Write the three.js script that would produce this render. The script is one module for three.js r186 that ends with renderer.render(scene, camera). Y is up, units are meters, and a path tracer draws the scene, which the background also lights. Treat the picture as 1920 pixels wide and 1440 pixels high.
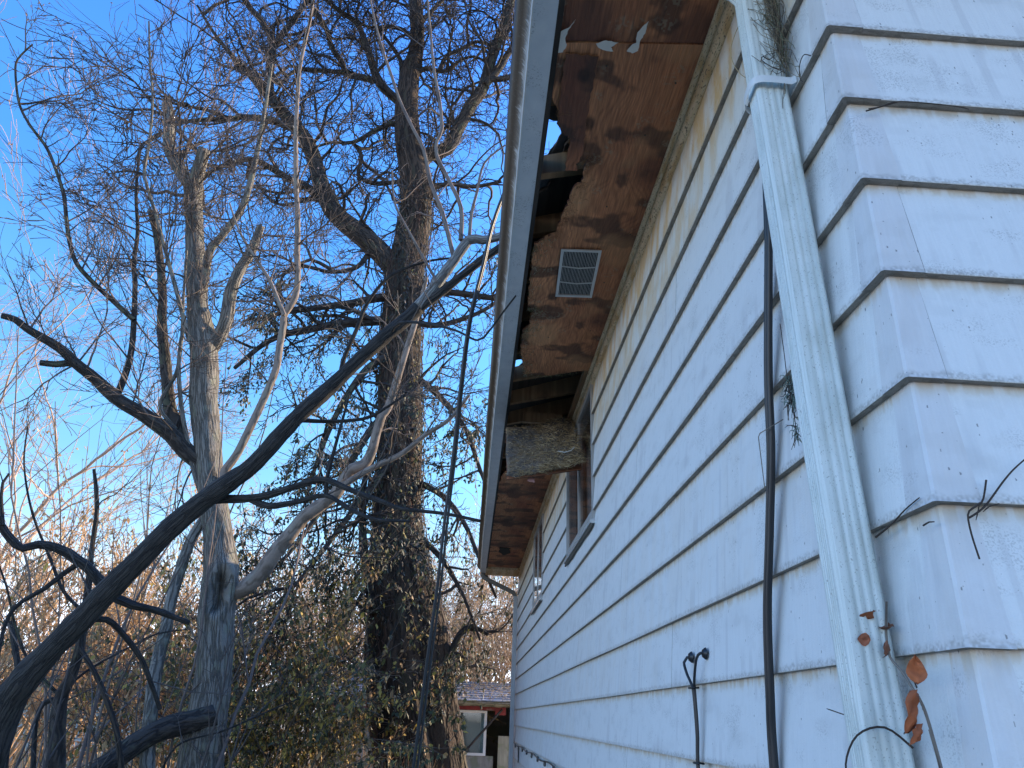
import * as THREE from 'three';
import { mergeGeometries } from 'three/addons/utils/BufferGeometryUtils.js';

// ---------------------------------------------------------------- camera, sky, sun, exposure
const scene = new THREE.Scene();
const EYE = 1.55;
const camera = new THREE.PerspectiveCamera(56.83, 4 / 3, 0.05, 600);
camera.position.set(0, EYE, 0);
camera.quaternion.setFromRotationMatrix(new THREE.Matrix4().makeBasis(
  new THREE.Vector3(0.99779, 0.0339, 0.05707), new THREE.Vector3(-0.05494, 0.90435, 0.42324), new THREE.Vector3(-0.03726, -0.42544, 0.90422)));
const renderer = new THREE.WebGLRenderer({ antialias: true });
renderer.toneMapping = THREE.LinearToneMapping;
renderer.toneMappingExposure = 2.0;
renderer.shadowMap.enabled = true;

const SUN = new THREE.Vector3(0.84, 0.30, -0.45).normalize();
function makeSky() {
  const w = 512, h = 256, data = new Float32Array(w * h * 4);
  const stops = [[-90, .16, .13, .10], [-4, .30, .28, .27], [0, 2.1, 2.25, 2.5], [4, 1.55, 1.78, 2.15], [8, .85, 1.15, 1.5], [12, .42, .80, 1.24], [17, .26, .64, 1.14], [24, .16, .50, 1.10], [36, .095, .37, 1.02], [52, .075, .29, .95], [90, .06, .24, .85]];
  for (let j = 0; j < h; j++) {
    const el = ((j + .5) / h - .5) * 180;
    let k = 0; while (k < stops.length - 2 && el > stops[k + 1][0]) k++;
    const a = stops[k], b = stops[k + 1], t = Math.min(1, Math.max(0, (el - a[0]) / (b[0] - a[0]))), s = t * t * (3 - 2 * t);
    for (let i = 0; i < w; i++) {
      const az = ((i + .5) / w - .5) * 2 * Math.PI, ce = Math.cos(el * Math.PI / 180), d = [ce * Math.cos(az), Math.sin(el * Math.PI / 180), ce * Math.sin(az)];
      const cg = d[0] * SUN.x + d[1] * SUN.y + d[2] * SUN.z, c = Math.max(0, cg), ph = el > -2 ? (1 + cg * cg) / 1.64 : 1, glow = el > -1 ? .9 * Math.pow(c, 24) + .22 * Math.pow(c, 5) : 0, o = (j * w + i) * 4;
      data[o] = (a[1] + (b[1] - a[1]) * s) * ph + glow; data[o + 1] = (a[2] + (b[2] - a[2]) * s) * ph + glow * .93; data[o + 2] = (a[3] + (b[3] - a[3]) * s) * ph + glow * .82; data[o + 3] = 1;
    }
  }
  const t = new THREE.DataTexture(data, w, h, THREE.RGBAFormat, THREE.FloatType);
  t.mapping = THREE.EquirectangularReflectionMapping; t.magFilter = THREE.LinearFilter; t.minFilter = THREE.LinearFilter; t.wrapS = THREE.RepeatWrapping; t.needsUpdate = true;
  return t;
}
scene.background = makeSky();
scene.environment = scene.background;
const sun = new THREE.DirectionalLight(new THREE.Color(1.0, 0.78, 0.52), 4.5);
sun.position.copy(SUN).multiplyScalar(60).add(new THREE.Vector3(-3, 2, -10)); sun.target.position.set(-3, 2, -10);
sun.castShadow = true; sun.shadow.mapSize.set(4096, 4096); sun.shadow.radius = 1;
Object.assign(sun.shadow.camera, { left: -30, right: 30, top: 30, bottom: -30, near: 1, far: 140 });
scene.add(sun, sun.target);

// ---------------------------------------------------------------- helpers
function mulberry(seed) { let a = seed | 0; return () => { a = (a + 0x6d2b79f5) | 0; let t = Math.imul(a ^ (a >>> 15), 1 | a); t = (t + Math.imul(t ^ (t >>> 7), 61 | t)) ^ t; return ((t ^ (t >>> 14)) >>> 0) / 4294967296; }; }
let rnd = mulberry(7);
const rr = (a, b) => a + (b - a) * rnd();
const lerp = (a, b, t) => a + (b - a) * t, clamp = (x, a = 0, b = 1) => Math.min(b, Math.max(a, x));
const smooth = (a, b, x) => { const t = clamp((x - a) / (b - a)); return t * t * (3 - 2 * t); };
function hash(x, y, z) { let h = Math.imul(x, 374761393) ^ Math.imul(y, 668265263) ^ Math.imul(z, 2147483647 - 61); h = Math.imul(h ^ (h >>> 13), 1274126177); return ((h ^ (h >>> 16)) >>> 0) / 4294967296; }
// value noise; px, py are periods (0 = none) so that textures tile
function noise2(x, y, s = 0, px = 0, py = 0) {
  const xi = Math.floor(x), yi = Math.floor(y), fx = x - xi, fy = y - yi, u = fx * fx * (3 - 2 * fx), v = fy * fy * (3 - 2 * fy);
  const X = (i) => px ? ((i % px) + px) % px : i, Y = (i) => py ? ((i % py) + py) % py : i;
  return lerp(lerp(hash(X(xi), Y(yi), s), hash(X(xi + 1), Y(yi), s), u), lerp(hash(X(xi), Y(yi + 1), s), hash(X(xi + 1), Y(yi + 1), s), u), v);
}
function fbm(x, y, s, oct, px = 0, py = 0) { let a = .5, t = 0, n = 0; for (let o = 0; o < oct; o++) { t += a * noise2(x, y, s + o * 17, px, py); n += a; a *= .5; x *= 2; y *= 2; px *= 2; py *= 2; } return t / n; }
function noise3(x, y, z, s = 0) { const zi = Math.floor(z), f = z - zi; return lerp(noise2(x, y, s + zi * 57), noise2(x, y, s + (zi + 1) * 57), f * f * (3 - 2 * f)); }
const toS = (v) => 255 * (v <= .0031308 ? 12.92 * v : 1.055 * Math.pow(v, 1 / 2.4) - .055);
// colour texture from linear values (u, v in 0..1)
function colourTex(w, h, fn) {
  const data = new Uint8Array(w * h * 4);
  for (let j = 0; j < h; j++) for (let i = 0; i < w; i++) { const c = fn(i / w, j / h), o = (j * w + i) * 4; data[o] = clamp(toS(clamp(c[0])), 0, 255); data[o + 1] = clamp(toS(clamp(c[1])), 0, 255); data[o + 2] = clamp(toS(clamp(c[2])), 0, 255); data[o + 3] = 255; }
  const t = new THREE.DataTexture(data, w, h); t.colorSpace = THREE.SRGBColorSpace; t.wrapS = t.wrapT = THREE.RepeatWrapping; t.magFilter = THREE.LinearFilter; t.minFilter = THREE.LinearMipmapLinearFilter; t.generateMipmaps = true; t.needsUpdate = true; return t;
}
function greyTex(w, h, fn) {
  const data = new Uint8Array(w * h * 4);
  for (let j = 0; j < h; j++) for (let i = 0; i < w; i++) { const c = clamp(fn(i / w, j / h)) * 255, o = (j * w + i) * 4; data[o] = data[o + 1] = data[o + 2] = c; data[o + 3] = 255; }
  const t = new THREE.DataTexture(data, w, h); t.wrapS = t.wrapT = THREE.RepeatWrapping; t.magFilter = THREE.LinearFilter; t.minFilter = THREE.LinearMipmapLinearFilter; t.generateMipmaps = true; t.needsUpdate = true; return t;
}
const mix3 = (a, b, t) => [lerp(a[0], b[0], t), lerp(a[1], b[1], t), lerp(a[2], b[2], t)];
const std = (o) => { if (Array.isArray(o.color)) o.color = new THREE.Color().setRGB(...o.color); o.side = THREE.DoubleSide; return new THREE.MeshStandardMaterial(o); };

const taken = new Map();
function numbered(name) { const n = taken.get(name) ?? 0; taken.set(name, n + 1); return n ? name + '_' + String(n).padStart(3, '0') : name; }
function mesh(name, geometry, material, parent, label) {
  const m = new THREE.Mesh(geometry, material); m.name = name; m.castShadow = m.receiveShadow = true; if (label) m.userData.label = label; parent.add(m); return m;
}
function group(name, parent) { const g = new THREE.Group(); g.name = name; parent.add(g); return g; }
function thing(name, label, category, grp) { const g = new THREE.Group(); g.name = numbered(name); g.userData = { label, category }; if (grp) g.userData.group = grp; scene.add(g); return g; }
function tag(o, label, category, grp) { o.userData.label = label; o.userData.category = category; if (grp) o.userData.group = grp; return o; }

// geometry collector
class GB {
  constructor() { this.p = []; this.n = []; this.u = []; this.c = []; this.i = []; }
  get count() { return this.p.length / 3; }
  build() {
    const g = new THREE.BufferGeometry();
    g.setAttribute('position', new THREE.Float32BufferAttribute(this.p, 3));
    if (this.u.length) g.setAttribute('uv', new THREE.Float32BufferAttribute(this.u, 2));
    if (this.c.length) g.setAttribute('color', new THREE.Float32BufferAttribute(this.c, 3));
    g.setIndex(this.i);
    if (this.n.length === this.p.length) g.setAttribute('normal', new THREE.Float32BufferAttribute(this.n, 3)); else g.computeVertexNormals();
    return g;
  }
}
const V = (x, y, z) => new THREE.Vector3(x, y, z);
// points [x,y,z,r] resampled by a Catmull-Rom spline
function resample(pts, step) {
  const out = [], n = pts.length;
  const cr = (a, b, c, d, t) => .5 * (2 * b + (c - a) * t + (2 * a - 5 * b + 4 * c - d) * t * t + (3 * b - a - 3 * c + d) * t * t * t);
  for (let k = 0; k < n - 1; k++) {
    const a = pts[Math.max(0, k - 1)], b = pts[k], c = pts[k + 1], d = pts[Math.min(n - 1, k + 2)], L = Math.hypot(c[0] - b[0], c[1] - b[1], c[2] - b[2]), m = Math.max(1, Math.round(L / step));
    for (let s = 0; s < m; s++) { const t = s / m; out.push([cr(a[0], b[0], c[0], d[0], t), cr(a[1], b[1], c[1], d[1], t), cr(a[2], b[2], c[2], d[2], t), Math.max(.001, lerp(b[3], c[3], t))]); }
  }
  out.push(pts[n - 1]); return out;
}
// round tube with uv in metres; bumps(a, s, x, y, z) -> factor on the radius
function tube(gb, pts, sides, { bumps = null, cap = true, uvs = true, color = null } = {}) {
  const n = pts.length; let tx, ty, tz, ux = 0, uy = 0, uz = 0, s = 0;
  const base = gb.count, reps = Math.max(1, Math.round(Math.max(...pts.map((q) => q[3])) * .85 * 6.28 / .3)) * .3;
  for (let k = 0; k < n; k++) {
    const a = pts[Math.max(0, k - 1)], b = pts[Math.min(n - 1, k + 1)], p = pts[k];
    tx = b[0] - a[0]; ty = b[1] - a[1]; tz = b[2] - a[2]; let l = Math.hypot(tx, ty, tz) || 1; tx /= l; ty /= l; tz /= l;
    if (!k) { if (Math.abs(ty) < .9) { ux = -tz; uy = 0; uz = tx; } else { ux = 1; uy = 0; uz = 0; } }
    const dt = ux * tx + uy * ty + uz * tz; ux -= dt * tx; uy -= dt * ty; uz -= dt * tz; l = Math.hypot(ux, uy, uz) || 1; ux /= l; uy /= l; uz /= l;
    const vx = ty * uz - tz * uy, vy = tz * ux - tx * uz, vz = tx * uy - ty * ux;
    if (k) s += Math.hypot(p[0] - pts[k - 1][0], p[1] - pts[k - 1][1], p[2] - pts[k - 1][2]);
    for (let j = 0; j < sides + (uvs ? 1 : 0); j++) {
      const an = (j % sides) / sides * Math.PI * 2, ca = Math.cos(an), sa = Math.sin(an), nx = ca * ux + sa * vx, ny = ca * uy + sa * vy, nz = ca * uz + sa * vz;
      const r = p[3] * (bumps ? bumps(an, s, p[0] + nx * p[3], p[1] + ny * p[3], p[2] + nz * p[3]) : 1);
      gb.p.push(p[0] + nx * r, p[1] + ny * r, p[2] + nz * r); if (!bumps) gb.n.push(nx, ny, nz);
      if (uvs) gb.u.push(j / sides * reps, s);
      if (color) gb.c.push(color[0], color[1], color[2]);
    }
  }
  const w = sides + (uvs ? 1 : 0);
  for (let k = 0; k < n - 1; k++) for (let j = 0; j < sides; j++) { const a = base + k * w + j, b = base + k * w + (uvs ? j + 1 : (j + 1) % sides), c = a + w, d = b + w; gb.i.push(a, b, c, b, d, c); }
  if (cap) for (const k of [0, n - 1]) { // flat ends
    const p = pts[k], q = pts[k ? k - 1 : 1], l = Math.hypot(p[0] - q[0], p[1] - q[1], p[2] - q[2]) || 1, o = gb.count;
    gb.p.push(p[0], p[1], p[2]); if (!bumps) gb.n.push((p[0] - q[0]) / l, (p[1] - q[1]) / l, (p[2] - q[2]) / l); if (uvs) gb.u.push(0, k ? s : 0); if (color) gb.c.push(...color);
    for (let j = 0; j < sides; j++) { const a = base + k * w + j, b = base + k * w + (uvs ? j + 1 : (j + 1) % sides); if (k) gb.i.push(o, a, b); else gb.i.push(o, b, a); }
  }
}
function tubeGeo(pts, sides, opt) { const g = new GB(); tube(g, pts, sides, opt); return g.build(); }
function box(x0, x1, y0, y1, z0, z1) { const g = new THREE.BoxGeometry(x1 - x0, y1 - y0, z1 - z0); g.translate((x0 + x1) / 2, (y0 + y1) / 2, (z0 + z1) / 2); return g; }
function merge(list) { return mergeGeometries(list.map((g) => { const q = g.index ? g.toNonIndexed() : g; for (const k of Object.keys(q.attributes)) if (!['position', 'normal', 'uv'].includes(k)) q.deleteAttribute(k); return q; })); }
// box-mapped uv in metres
function metreUV(g, scale = 1) {
  const q = g.index ? g.toNonIndexed() : g; q.computeVertexNormals(); const p = q.attributes.position, n = q.attributes.normal, uv = new Float32Array(p.count * 2);
  for (let i = 0; i < p.count; i++) { const ax = Math.abs(n.getX(i)), ay = Math.abs(n.getY(i)), az = Math.abs(n.getZ(i)); const [u, v] = ay >= ax && ay >= az ? [p.getX(i), p.getZ(i)] : ax >= az ? [p.getZ(i), p.getY(i)] : [p.getX(i), p.getY(i)]; uv[2 * i] = u * scale; uv[2 * i + 1] = v * scale; }
  q.setAttribute('uv', new THREE.BufferAttribute(uv, 2)); return q;
}
// sheet of a polygon in the x-z plane, thickness th upwards from y
function slab(poly, y, th, lift = null) {
  const s = new THREE.Shape(poly.map(([x, z]) => new THREE.Vector2(x, -z))), g = new THREE.ExtrudeGeometry(s, { depth: th, bevelEnabled: false });
  g.rotateX(-Math.PI / 2); g.translate(0, y, 0);
  if (lift) { const p = g.attributes.position; for (let i = 0; i < p.count; i++) p.setY(i, p.getY(i) + lift(p.getX(i), p.getZ(i))); g.computeVertexNormals(); }
  return metreUV(g);
}
// jagged version of an open polyline
function jag(poly, step, amp, seed) {
  const out = []; let q = 0;
  for (let k = 0; k < poly.length - 1; k++) { const [a, b] = poly[k], [c, d] = poly[k + 1], L = Math.hypot(c - a, d - b), m = Math.max(1, Math.round(L / step)); for (let s = 0; s < m; s++) { const t = s / m, j = s || k ? (hash(q, seed, 3) - .5) * 2 * amp : 0; q++; out.push([lerp(a, c, t) + j * (d - b) / L, lerp(b, d, t) - j * (c - a) / L]); } }
  out.push(poly[poly.length - 1]); return out;
}

// ---------------------------------------------------------------- surfaces of the house
const EXPO = 0.205;                        // exposure of one siding course
const WX = 0.697, WZ = -1.013;             // sheathing planes of the side wall (facing -x) and the gable wall (facing +z)
const FAR = -11.5;                         // far corner of the side wall
const SOFFIT = EYE + 2.02;
const rowY = (k) => EYE + 0.109 + EXPO * k;
// painted siding: chalky white with fine vertical brush grain, mildew specks, grime in spots, brown run-off marks that start under the lap above
function sidingColour(seed, rust, yellow, tone = [.72, .725, .71]) {
  const W = 12, specks = [];
  const r = mulberry(seed); for (let k = 0; k < 230; k++) specks.push([r(), r(), r()]);
  const grid = new Map(); specks.forEach((s) => { const key = Math.floor(s[0] * 200) + ',' + Math.floor(s[1] * 16); (grid.get(key) ?? grid.set(key, []).get(key)).push(s); });
  return colourTex(2048, 256, (u, v) => {
    let c = tone;
    const grain = noise2(u * 900, v * 5, seed, 900), blot = fbm(u * W, v * 3, seed + 3, 4, W), fine = noise2(u * 1500, v * 170, seed + 5, 1500);
    c = c.map((x) => x * (.95 + .05 * grain + .03 * (fine - .5)));
    const grime = smooth(.52, .8, blot) * .16 + smooth(.60, .75, fbm(u * 60, v * 6, seed + 9, 3, 60)) * .08;
    c = mix3(c, [.36, .35, .33], grime);
    const mild = smooth(.55, .8, fbm(u * 24, v * 4, seed + 21, 3, 24)) * smooth(.60, .72, noise2(u * 1300, v * 110, seed + 22, 1300));
    c = mix3(c, [.22, .215, .20], mild * .38);
    const streak = fbm(u * 150, v * 1.2, seed + 31, 3, 150), run = smooth(.95 - .34 * streak * rust, 1.0, v + .03 * (noise2(u * 500, v * 40, seed + 33, 500) - .5)) * smooth(.3, .55, streak);
    c = mix3(c, [.50, .385, .24], run * .62);
    const drip = smooth(.62, .8, noise2(u * 110, v * .7, seed + 35, 110)) * smooth(.35, .7, noise2(u * 14, v * 2, seed + 36, 14));
    c = mix3(c, [.47, .46, .46], drip * .30);
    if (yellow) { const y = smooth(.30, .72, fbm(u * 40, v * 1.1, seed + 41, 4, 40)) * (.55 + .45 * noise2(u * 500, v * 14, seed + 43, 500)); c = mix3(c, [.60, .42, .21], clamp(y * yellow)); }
    const low = smooth(.06, .0, v - .06 * fbm(u * 200, v * 3, seed + 51, 2, 200)) * noise2(u * 700, v * 60, seed + 52, 700);
    c = mix3(c, [.3, .28, .25], low * .7);
    for (const s of grid.get(Math.floor(u * 200) + ',' + Math.floor(v * 16)) ?? []) { const d = Math.hypot((u - s[0]) * 2.4, (v - s[1]) * .205 * (s[2] > .7 ? .4 : 1)); if (d < .0005 + .0010 * s[2] * s[2]) c = mix3(c, [.12, .11, .10], .75); }
    return c;
  });
}
const sidingBump = greyTex(2048, 256, (u, v) => .5 + .35 * (noise2(u * 700, v * 4, 71, 700) - .5) + .35 * (noise2(u * 1400, v * 120, 72, 1400) - .5) + .3 * (fbm(u * 8, v * 1, 73, 2, 8) - .5));
const siding = [[101, .25, 0], [202, .45, 0], [303, .35, .12]].map(([s, rust, y]) => std({ map: sidingColour(s, rust, y), bumpMap: sidingBump, bumpScale: .0012, roughness: .52 }));
const sidingStainBounce = [[404, 1.6, .75], [505, 1.6, 1.25]].map(([s, rust, y]) => std({ map: sidingColour(s, rust, y, [.69, .68, .63]), bumpMap: sidingBump, bumpScale: .0012, roughness: .6 }));  // top courses: tan stain and warm soffit bounce, both painted into the colour
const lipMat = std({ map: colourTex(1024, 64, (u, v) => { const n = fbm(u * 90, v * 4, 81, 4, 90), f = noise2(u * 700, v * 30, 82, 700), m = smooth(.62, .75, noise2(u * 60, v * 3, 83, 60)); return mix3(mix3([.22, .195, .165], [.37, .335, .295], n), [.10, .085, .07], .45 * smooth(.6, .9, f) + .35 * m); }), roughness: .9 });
const capMat = std({ map: sidingColour(606, .9, .1, [.66, .655, .65]), bumpMap: sidingBump, bumpScale: .0008, roughness: .48 });
const darkGap = std({ color: [.02, .018, .015], roughness: 1 });

// plywood of the soffit: rotary-cut grain with knots, water stains, mould
function plyColour(seed, pale) {
  const knots = []; const r = mulberry(seed); for (let k = 0; k < 9; k++) knots.push([r(), r(), .018 + .03 * r()]);
  return colourTex(1024, 1024, (u, v) => { // u across (x), v along (z); covers 1.2 m x 1.2 m
    const x = u * 1.2, z = v * 1.2; let wx = x + .34 * (fbm(u * 3, v * 2, seed, 4, 3, 2) - .5) + .05 * fbm(u * 12, v * 4, seed + 2, 3, 12, 4), kn = 0;
    for (const k of knots) { let dx = Math.abs(u - k[0]), dz = Math.abs(v - k[1]); dx = Math.min(dx, 1 - dx) * 1.2; dz = Math.min(dz, 1 - dz) * 1.2; const d = Math.hypot(dx, dz * .5); wx += .05 * Math.exp(-d * d / (k[2] * k[2] * 7)); kn = Math.max(kn, smooth(k[2], k[2] * .4, Math.hypot(dx, dz * .8))); }
    const ring = .5 + .5 * Math.sin(wx * (250 + 160 * noise2(u * 2, v * 2, seed + 6, 2, 2)) + 5 * fbm(u * 4, v * 3, seed + 5, 2, 4, 3)), band = fbm(u * 5, v * 2, seed + 7, 4, 5, 2), fibre = noise2(u * 420, v * 26, seed + 8, 420, 26);
    let c = mix3([.25, .082, .040], [.54, .235, .105], clamp(band * 1.5 - .28));
    c = mix3(c, [.12, .045, .026], .36 * Math.pow(ring, 2) * smooth(.25, .6, fbm(u * 6, v * 5, seed + 11, 2, 6, 5)));
    c = c.map((q) => q * (.66 + .62 * fibre * (.6 + .8 * noise2(u * 90, v * 8, seed + 19, 90, 8))));
    const wet = smooth(.46, .64, fbm(u * 3.0, v * 3, seed + 13, 5, 3, 3)), blk = smooth(.56, .68, fbm(u * 7, v * 9, seed + 14, 4, 7, 9)); c = mix3(c, [.085, .036, .026], wet * .68); c = mix3(c, [.04, .022, .017], blk * .72);
    const pl = smooth(.62, .75, fbm(u * 4, v * 4, seed + 15, 3, 4, 4)) * pale; c = mix3(c, [.58, .33, .16], pl * .55);
    c = mix3(c, [.03, .016, .012], kn * .8);
    const mould = smooth(.66, .78, fbm(u * 14, v * 14, seed + 17, 3, 14, 14)) * smooth(.5, .65, noise2(u * 160, v * 160, seed + 18, 160, 160)); c = mix3(c, [.30, .27, .19], mould * .35);
    return c;
  });
}
const plyBump = greyTex(1024, 1024, (u, v) => { const wx = u * 1.2 + .34 * (fbm(u * 3, v * 2, 21, 4, 3, 2) - .5); return .5 + .14 * Math.sin(wx * 320) + .45 * (noise2(u * 300, v * 20, 92, 300, 20) - .5) + .3 * (fbm(u * 20, v * 12, 93, 3, 20, 12) - .5); });
const plyMats = [21, 43, 65].map((s, k) => { const m = plyColour(s, [.7, .5, .2][k]); m.repeat.set(1 / 1.2, 1 / 1.2); const b = plyBump; b.repeat.set(1 / 1.2, 1 / 1.2); return std({ map: m, bumpMap: b, bumpScale: .004, roughness: .85 }); });
// lumber, trim, metal
const woodGrain = (a, b, s) => { const t = colourTex(512, 512, (u, v) => { const n = fbm(u * 60, v * 3, s, 4, 60, 3), d = fbm(u * 5, v * 4, s + 3, 3, 5, 4); return mix3(mix3(a, b, n), a.map((x) => x * .4), smooth(.55, .75, d) * .7); }); return t; };
const rafterMat = std({ map: woodGrain([.16, .085, .04], [.34, .20, .10], 61), roughness: .9 });
const deckMat = std({ map: woodGrain([.035, .027, .022], [.08, .06, .045], 63), roughness: .95 });
const fasciaMat = std({ map: woodGrain([.028, .023, .02], [.07, .055, .045], 64), roughness: .95 });
const trimMat = std({ map: colourTex(1024, 128, (u, v) => { const n = fbm(u * 40, v * 3, 67, 4, 40, 3), st = smooth(.42, .7, fbm(u * 14, v * 2, 68, 3, 14, 2)), sp = smooth(.76, .82, noise2(u * 240, v * 24, 69, 240, 24)); return mix3(mix3(mix3([.55, .41, .24], [.72, .58, .38], n), [.46, .26, .09], st * .75), [.06, .045, .03], sp * .8); }), roughness: .75 });
const gutterMat = std({ map: colourTex(2048, 256, (u, v) => { // v = 0 back of the bottom .. 1 top lip
  const n = fbm(u * 60, v * 6, 75, 4, 60, 6), sp = smooth(.72, .8, noise2(u * 900, v * 60, 76, 900, 60)) * smooth(.4, .7, noise2(u * 40, v * 5, 78, 40, 5));
  let c = mix3([.50, .51, .53], [.62, .62, .62], n); c = mix3(c, [.15, .14, .13], sp * .5);
  if (v > .42) { // run-off dirt hanging from the lip in ragged tongues, with bare metal between
    const tongue = .66 - .20 * fbm(u * 700, v * 3, 79, 3, 700) - .26 * fbm(u * 46, v * 2, 80, 4, 46), d = smooth(tongue - .04, tongue + .14, v) * (.9 + .4 * noise2(u * 900, v * 30, 84, 900, 30));
    const low = smooth(.60, .44, v + .1 * (noise2(u * 500, v * 8, 85, 500, 8) - .5)) * .6; c = mix3(c, [.055, .036, .02], clamp(d)); c = mix3(c, [.33, .25, .15], low);
  }
  return c;
}), roughness: .42, metalness: 0 });
const spoutMat = std({ map: colourTex(512, 2048, (u, v) => { const n = fbm(u * 6, v * 50, 86, 4, 6, 50), st = noise2(u * 60, v * 6, 87, 60, 6), sp = smooth(.86, .92, noise2(u * 160, v * 1100, 88, 160, 1100)), gr = smooth(.45, .8, fbm(u * 8, v * 30, 89, 3, 8, 30)); let c = mix3([.60, .64, .60], [.72, .75, .71], n); c = mix3(c, [.42, .46, .42], smooth(.55, .85, st) * .35); c = mix3(c, [.36, .39, .33], gr * .25); return mix3(c, [.12, .11, .08], sp * .6); }), roughness: .4 });
const whiteMetal = std({ color: [.66, .67, .66], roughness: .4 });
const alum = std({ map: colourTex(256, 256, (u, v) => { const n = fbm(u * 10, v * 10, 95, 4, 10, 10); return mix3([.30, .29, .27], [.46, .46, .46], n); }), roughness: .45, metalness: .3 });
const shingleMat = std({ map: colourTex(1024, 1024, (u, v) => { const n = noise2(u * 500, v * 500, 96, 500, 500), f = fbm(u * 10, v * 10, 97, 3, 10, 10); return mix3([.06, .06, .065], [.16, .155, .15], n * .7 + f * .3); }), roughness: .95 });
const nailMat = std({ color: [.05, .04, .03], roughness: .8 });

// ---------------------------------------------------------------- the house
const house = thing('house', 'white lap-sided house with rotted brown plywood eave and dented gutter', 'house');
// one lap board: along runs from a to b, y bottom, height hgt; out(o) maps "outwards" and "along" to world
const LIP = .021;
const capA = (k) => k === 5 ? .048 : .046 + .008 * hash(k + 40, 1, 1), capB = (k) => .046 + .010 * hash(k + 40, 2, 2); // legs of the corner covers
function boardGeo(side, a, b, yb, hgt, seed, { proud = 0, wav = 1, thick = .0 } = {}) {
  const gb = new GB(), faces = [[], []], n = Math.max(1, Math.ceil(Math.abs(b - a) / .22)), off = hash(seed, 5, 9) * 7;
  const P = (s, o, y) => side === 'x' ? [WX - o, y, s] : [s, y, WZ + o];
  const prof = [[.0035 + proud, hgt + .006, 1], [.0042 + proud, hgt * .93, .95], [.0120 + proud, hgt * .5, .5], [LIP - .0004 + proud, .004, .02], [LIP + proud + thick, .0014, .008], [LIP - .0012 + proud + thick, 0, 0]];
  const ring = (k) => { const s = lerp(a, b, k / n), near = smooth(0, .35, Math.abs(s - (side === 'x' ? WZ : WX))) * wav, w = near * (noise2(s * 1.7 + 40, yb * 9, 5) - .5) * .0034, wy = near * (noise2(s * 1.1 + 90, yb * 7, 6) - .5) * .0030; return { s, w, wy }; };
  for (let k = 0; k <= n; k++) { const { s, w, wy } = ring(k); for (const [o, y, v] of prof) { gb.p.push(...P(s, o + w * (y < hgt * .8 ? 1 : .2), yb + y + wy * (y < hgt * .8 ? 1 : 0))); gb.u.push(s / 2.4 + off, clamp(v * .985 + .006)); } }
  const m = prof.length;
  for (let k = 0; k < n; k++) for (let j = 0; j < m - 1; j++) { const p = k * m + j; faces[0].push(p, p + 1, p + m, p + 1, p + m + 1, p + m); }
  const o2 = gb.count; // underside
  for (let k = 0; k <= n; k++) { const { s, w, wy } = ring(k); for (const [o, v] of [[LIP - .0012 + proud + thick, 1], [.0015, 0]]) { gb.p.push(...P(s, o + (v ? w : 0), yb + wy + (v ? 0 : .001))); gb.u.push(s / 1.2 + off, v); } }
  for (let k = 0; k < n; k++) { const p = o2 + 2 * k; faces[1].push(p, p + 1, p + 2, p + 1, p + 3, p + 2); }
  for (const e of [0, n]) { const o3 = gb.count, { s, w, wy } = ring(e); for (const [o, y] of [...prof.map((q) => [q[0] + w * (q[1] < hgt * .8 ? 1 : .2), q[1] + wy * (q[1] < hgt * .8 ? 1 : 0)]), [.001, .001], [.001, hgt]]) { gb.p.push(...P(s, o, yb + y)); gb.u.push(o * 10, y * 10); } const c = gb.count - 2; for (let j = 0; j < m - 1; j++) faces[1].push(o3 + j, o3 + j + 1, c); faces[1].push(o3, c, c + 1); }
  gb.i = [...faces[0], ...faces[1]]; const g = gb.build(); g.addGroup(0, faces[0].length, 0); g.addGroup(faces[0].length, faces[1].length, 1); return g;
}
// windows on the side wall: [z near, z far, y bottom, y top] relative to eye level
const WINDOWS = [[-4.10, -5.34, 1.075, 1.965], [-7.32, -8.42, 1.10, 1.965]];
const sideWall = group('side_wall', house), gableWall = group('gable_wall', house);
const JOINTS = { 0: [-2.55, -6.2, -9.86], 1: [-4.83, -8.5], 2: [-3.36, -7.02, -10.68], 3: [-4.95, -8.61], 4: [-2.95, -6.6, -10.2], 5: [-3.3, -6.3, -9.6], 6: [-2.2, -6.0, -9.2], 7: [-3.1, -6.5, -9.9], 8: [-2.5, -5.9, -9.0] };
let bseed = 1;
for (let k = -7; k <= 8; k++) {
  const cuts = [k === 5 ? WZ - capA(k) - .0035 : WZ - .036, ...(JOINTS[k] ?? JOINTS[((k % 4) + 4) % 4].map((z) => z - .03)), FAR];
  for (let c = 0; c < cuts.length - 1; c++) {
    let runs = [[cuts[c] - (c ? .0015 : 0), cuts[c + 1] + .0015]];
    if (k >= 5) for (const [zn, zf] of WINDOWS) runs = runs.flatMap(([a, b]) => b >= zn + .004 || a <= zf - .004 ? [[a, b]] : [a > zn ? [a, zn + .004] : null, b < zf ? [zf - .004, b] : null].filter(Boolean));
    for (const [a, b] of runs) {
      if (a - b < .02) continue;
      const m = k >= 8 ? sidingStainBounce[1] : k >= 7 ? sidingStainBounce[0] : siding[bseed % 3];
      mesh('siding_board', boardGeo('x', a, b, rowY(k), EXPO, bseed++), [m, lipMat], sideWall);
    }
  }
}
// gable wall boards, each with its butt joint hidden under the corner cover
for (let k = -7; k <= 12; k++) mesh('siding_board', boardGeo('z', [2, 3, 6].includes(k) ? WX + capB(k) + .0014 : WX + .006, 2.9, rowY(k), EXPO, 300 + bseed++), [siding[bseed % 2], lipMat], gableWall);
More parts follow.
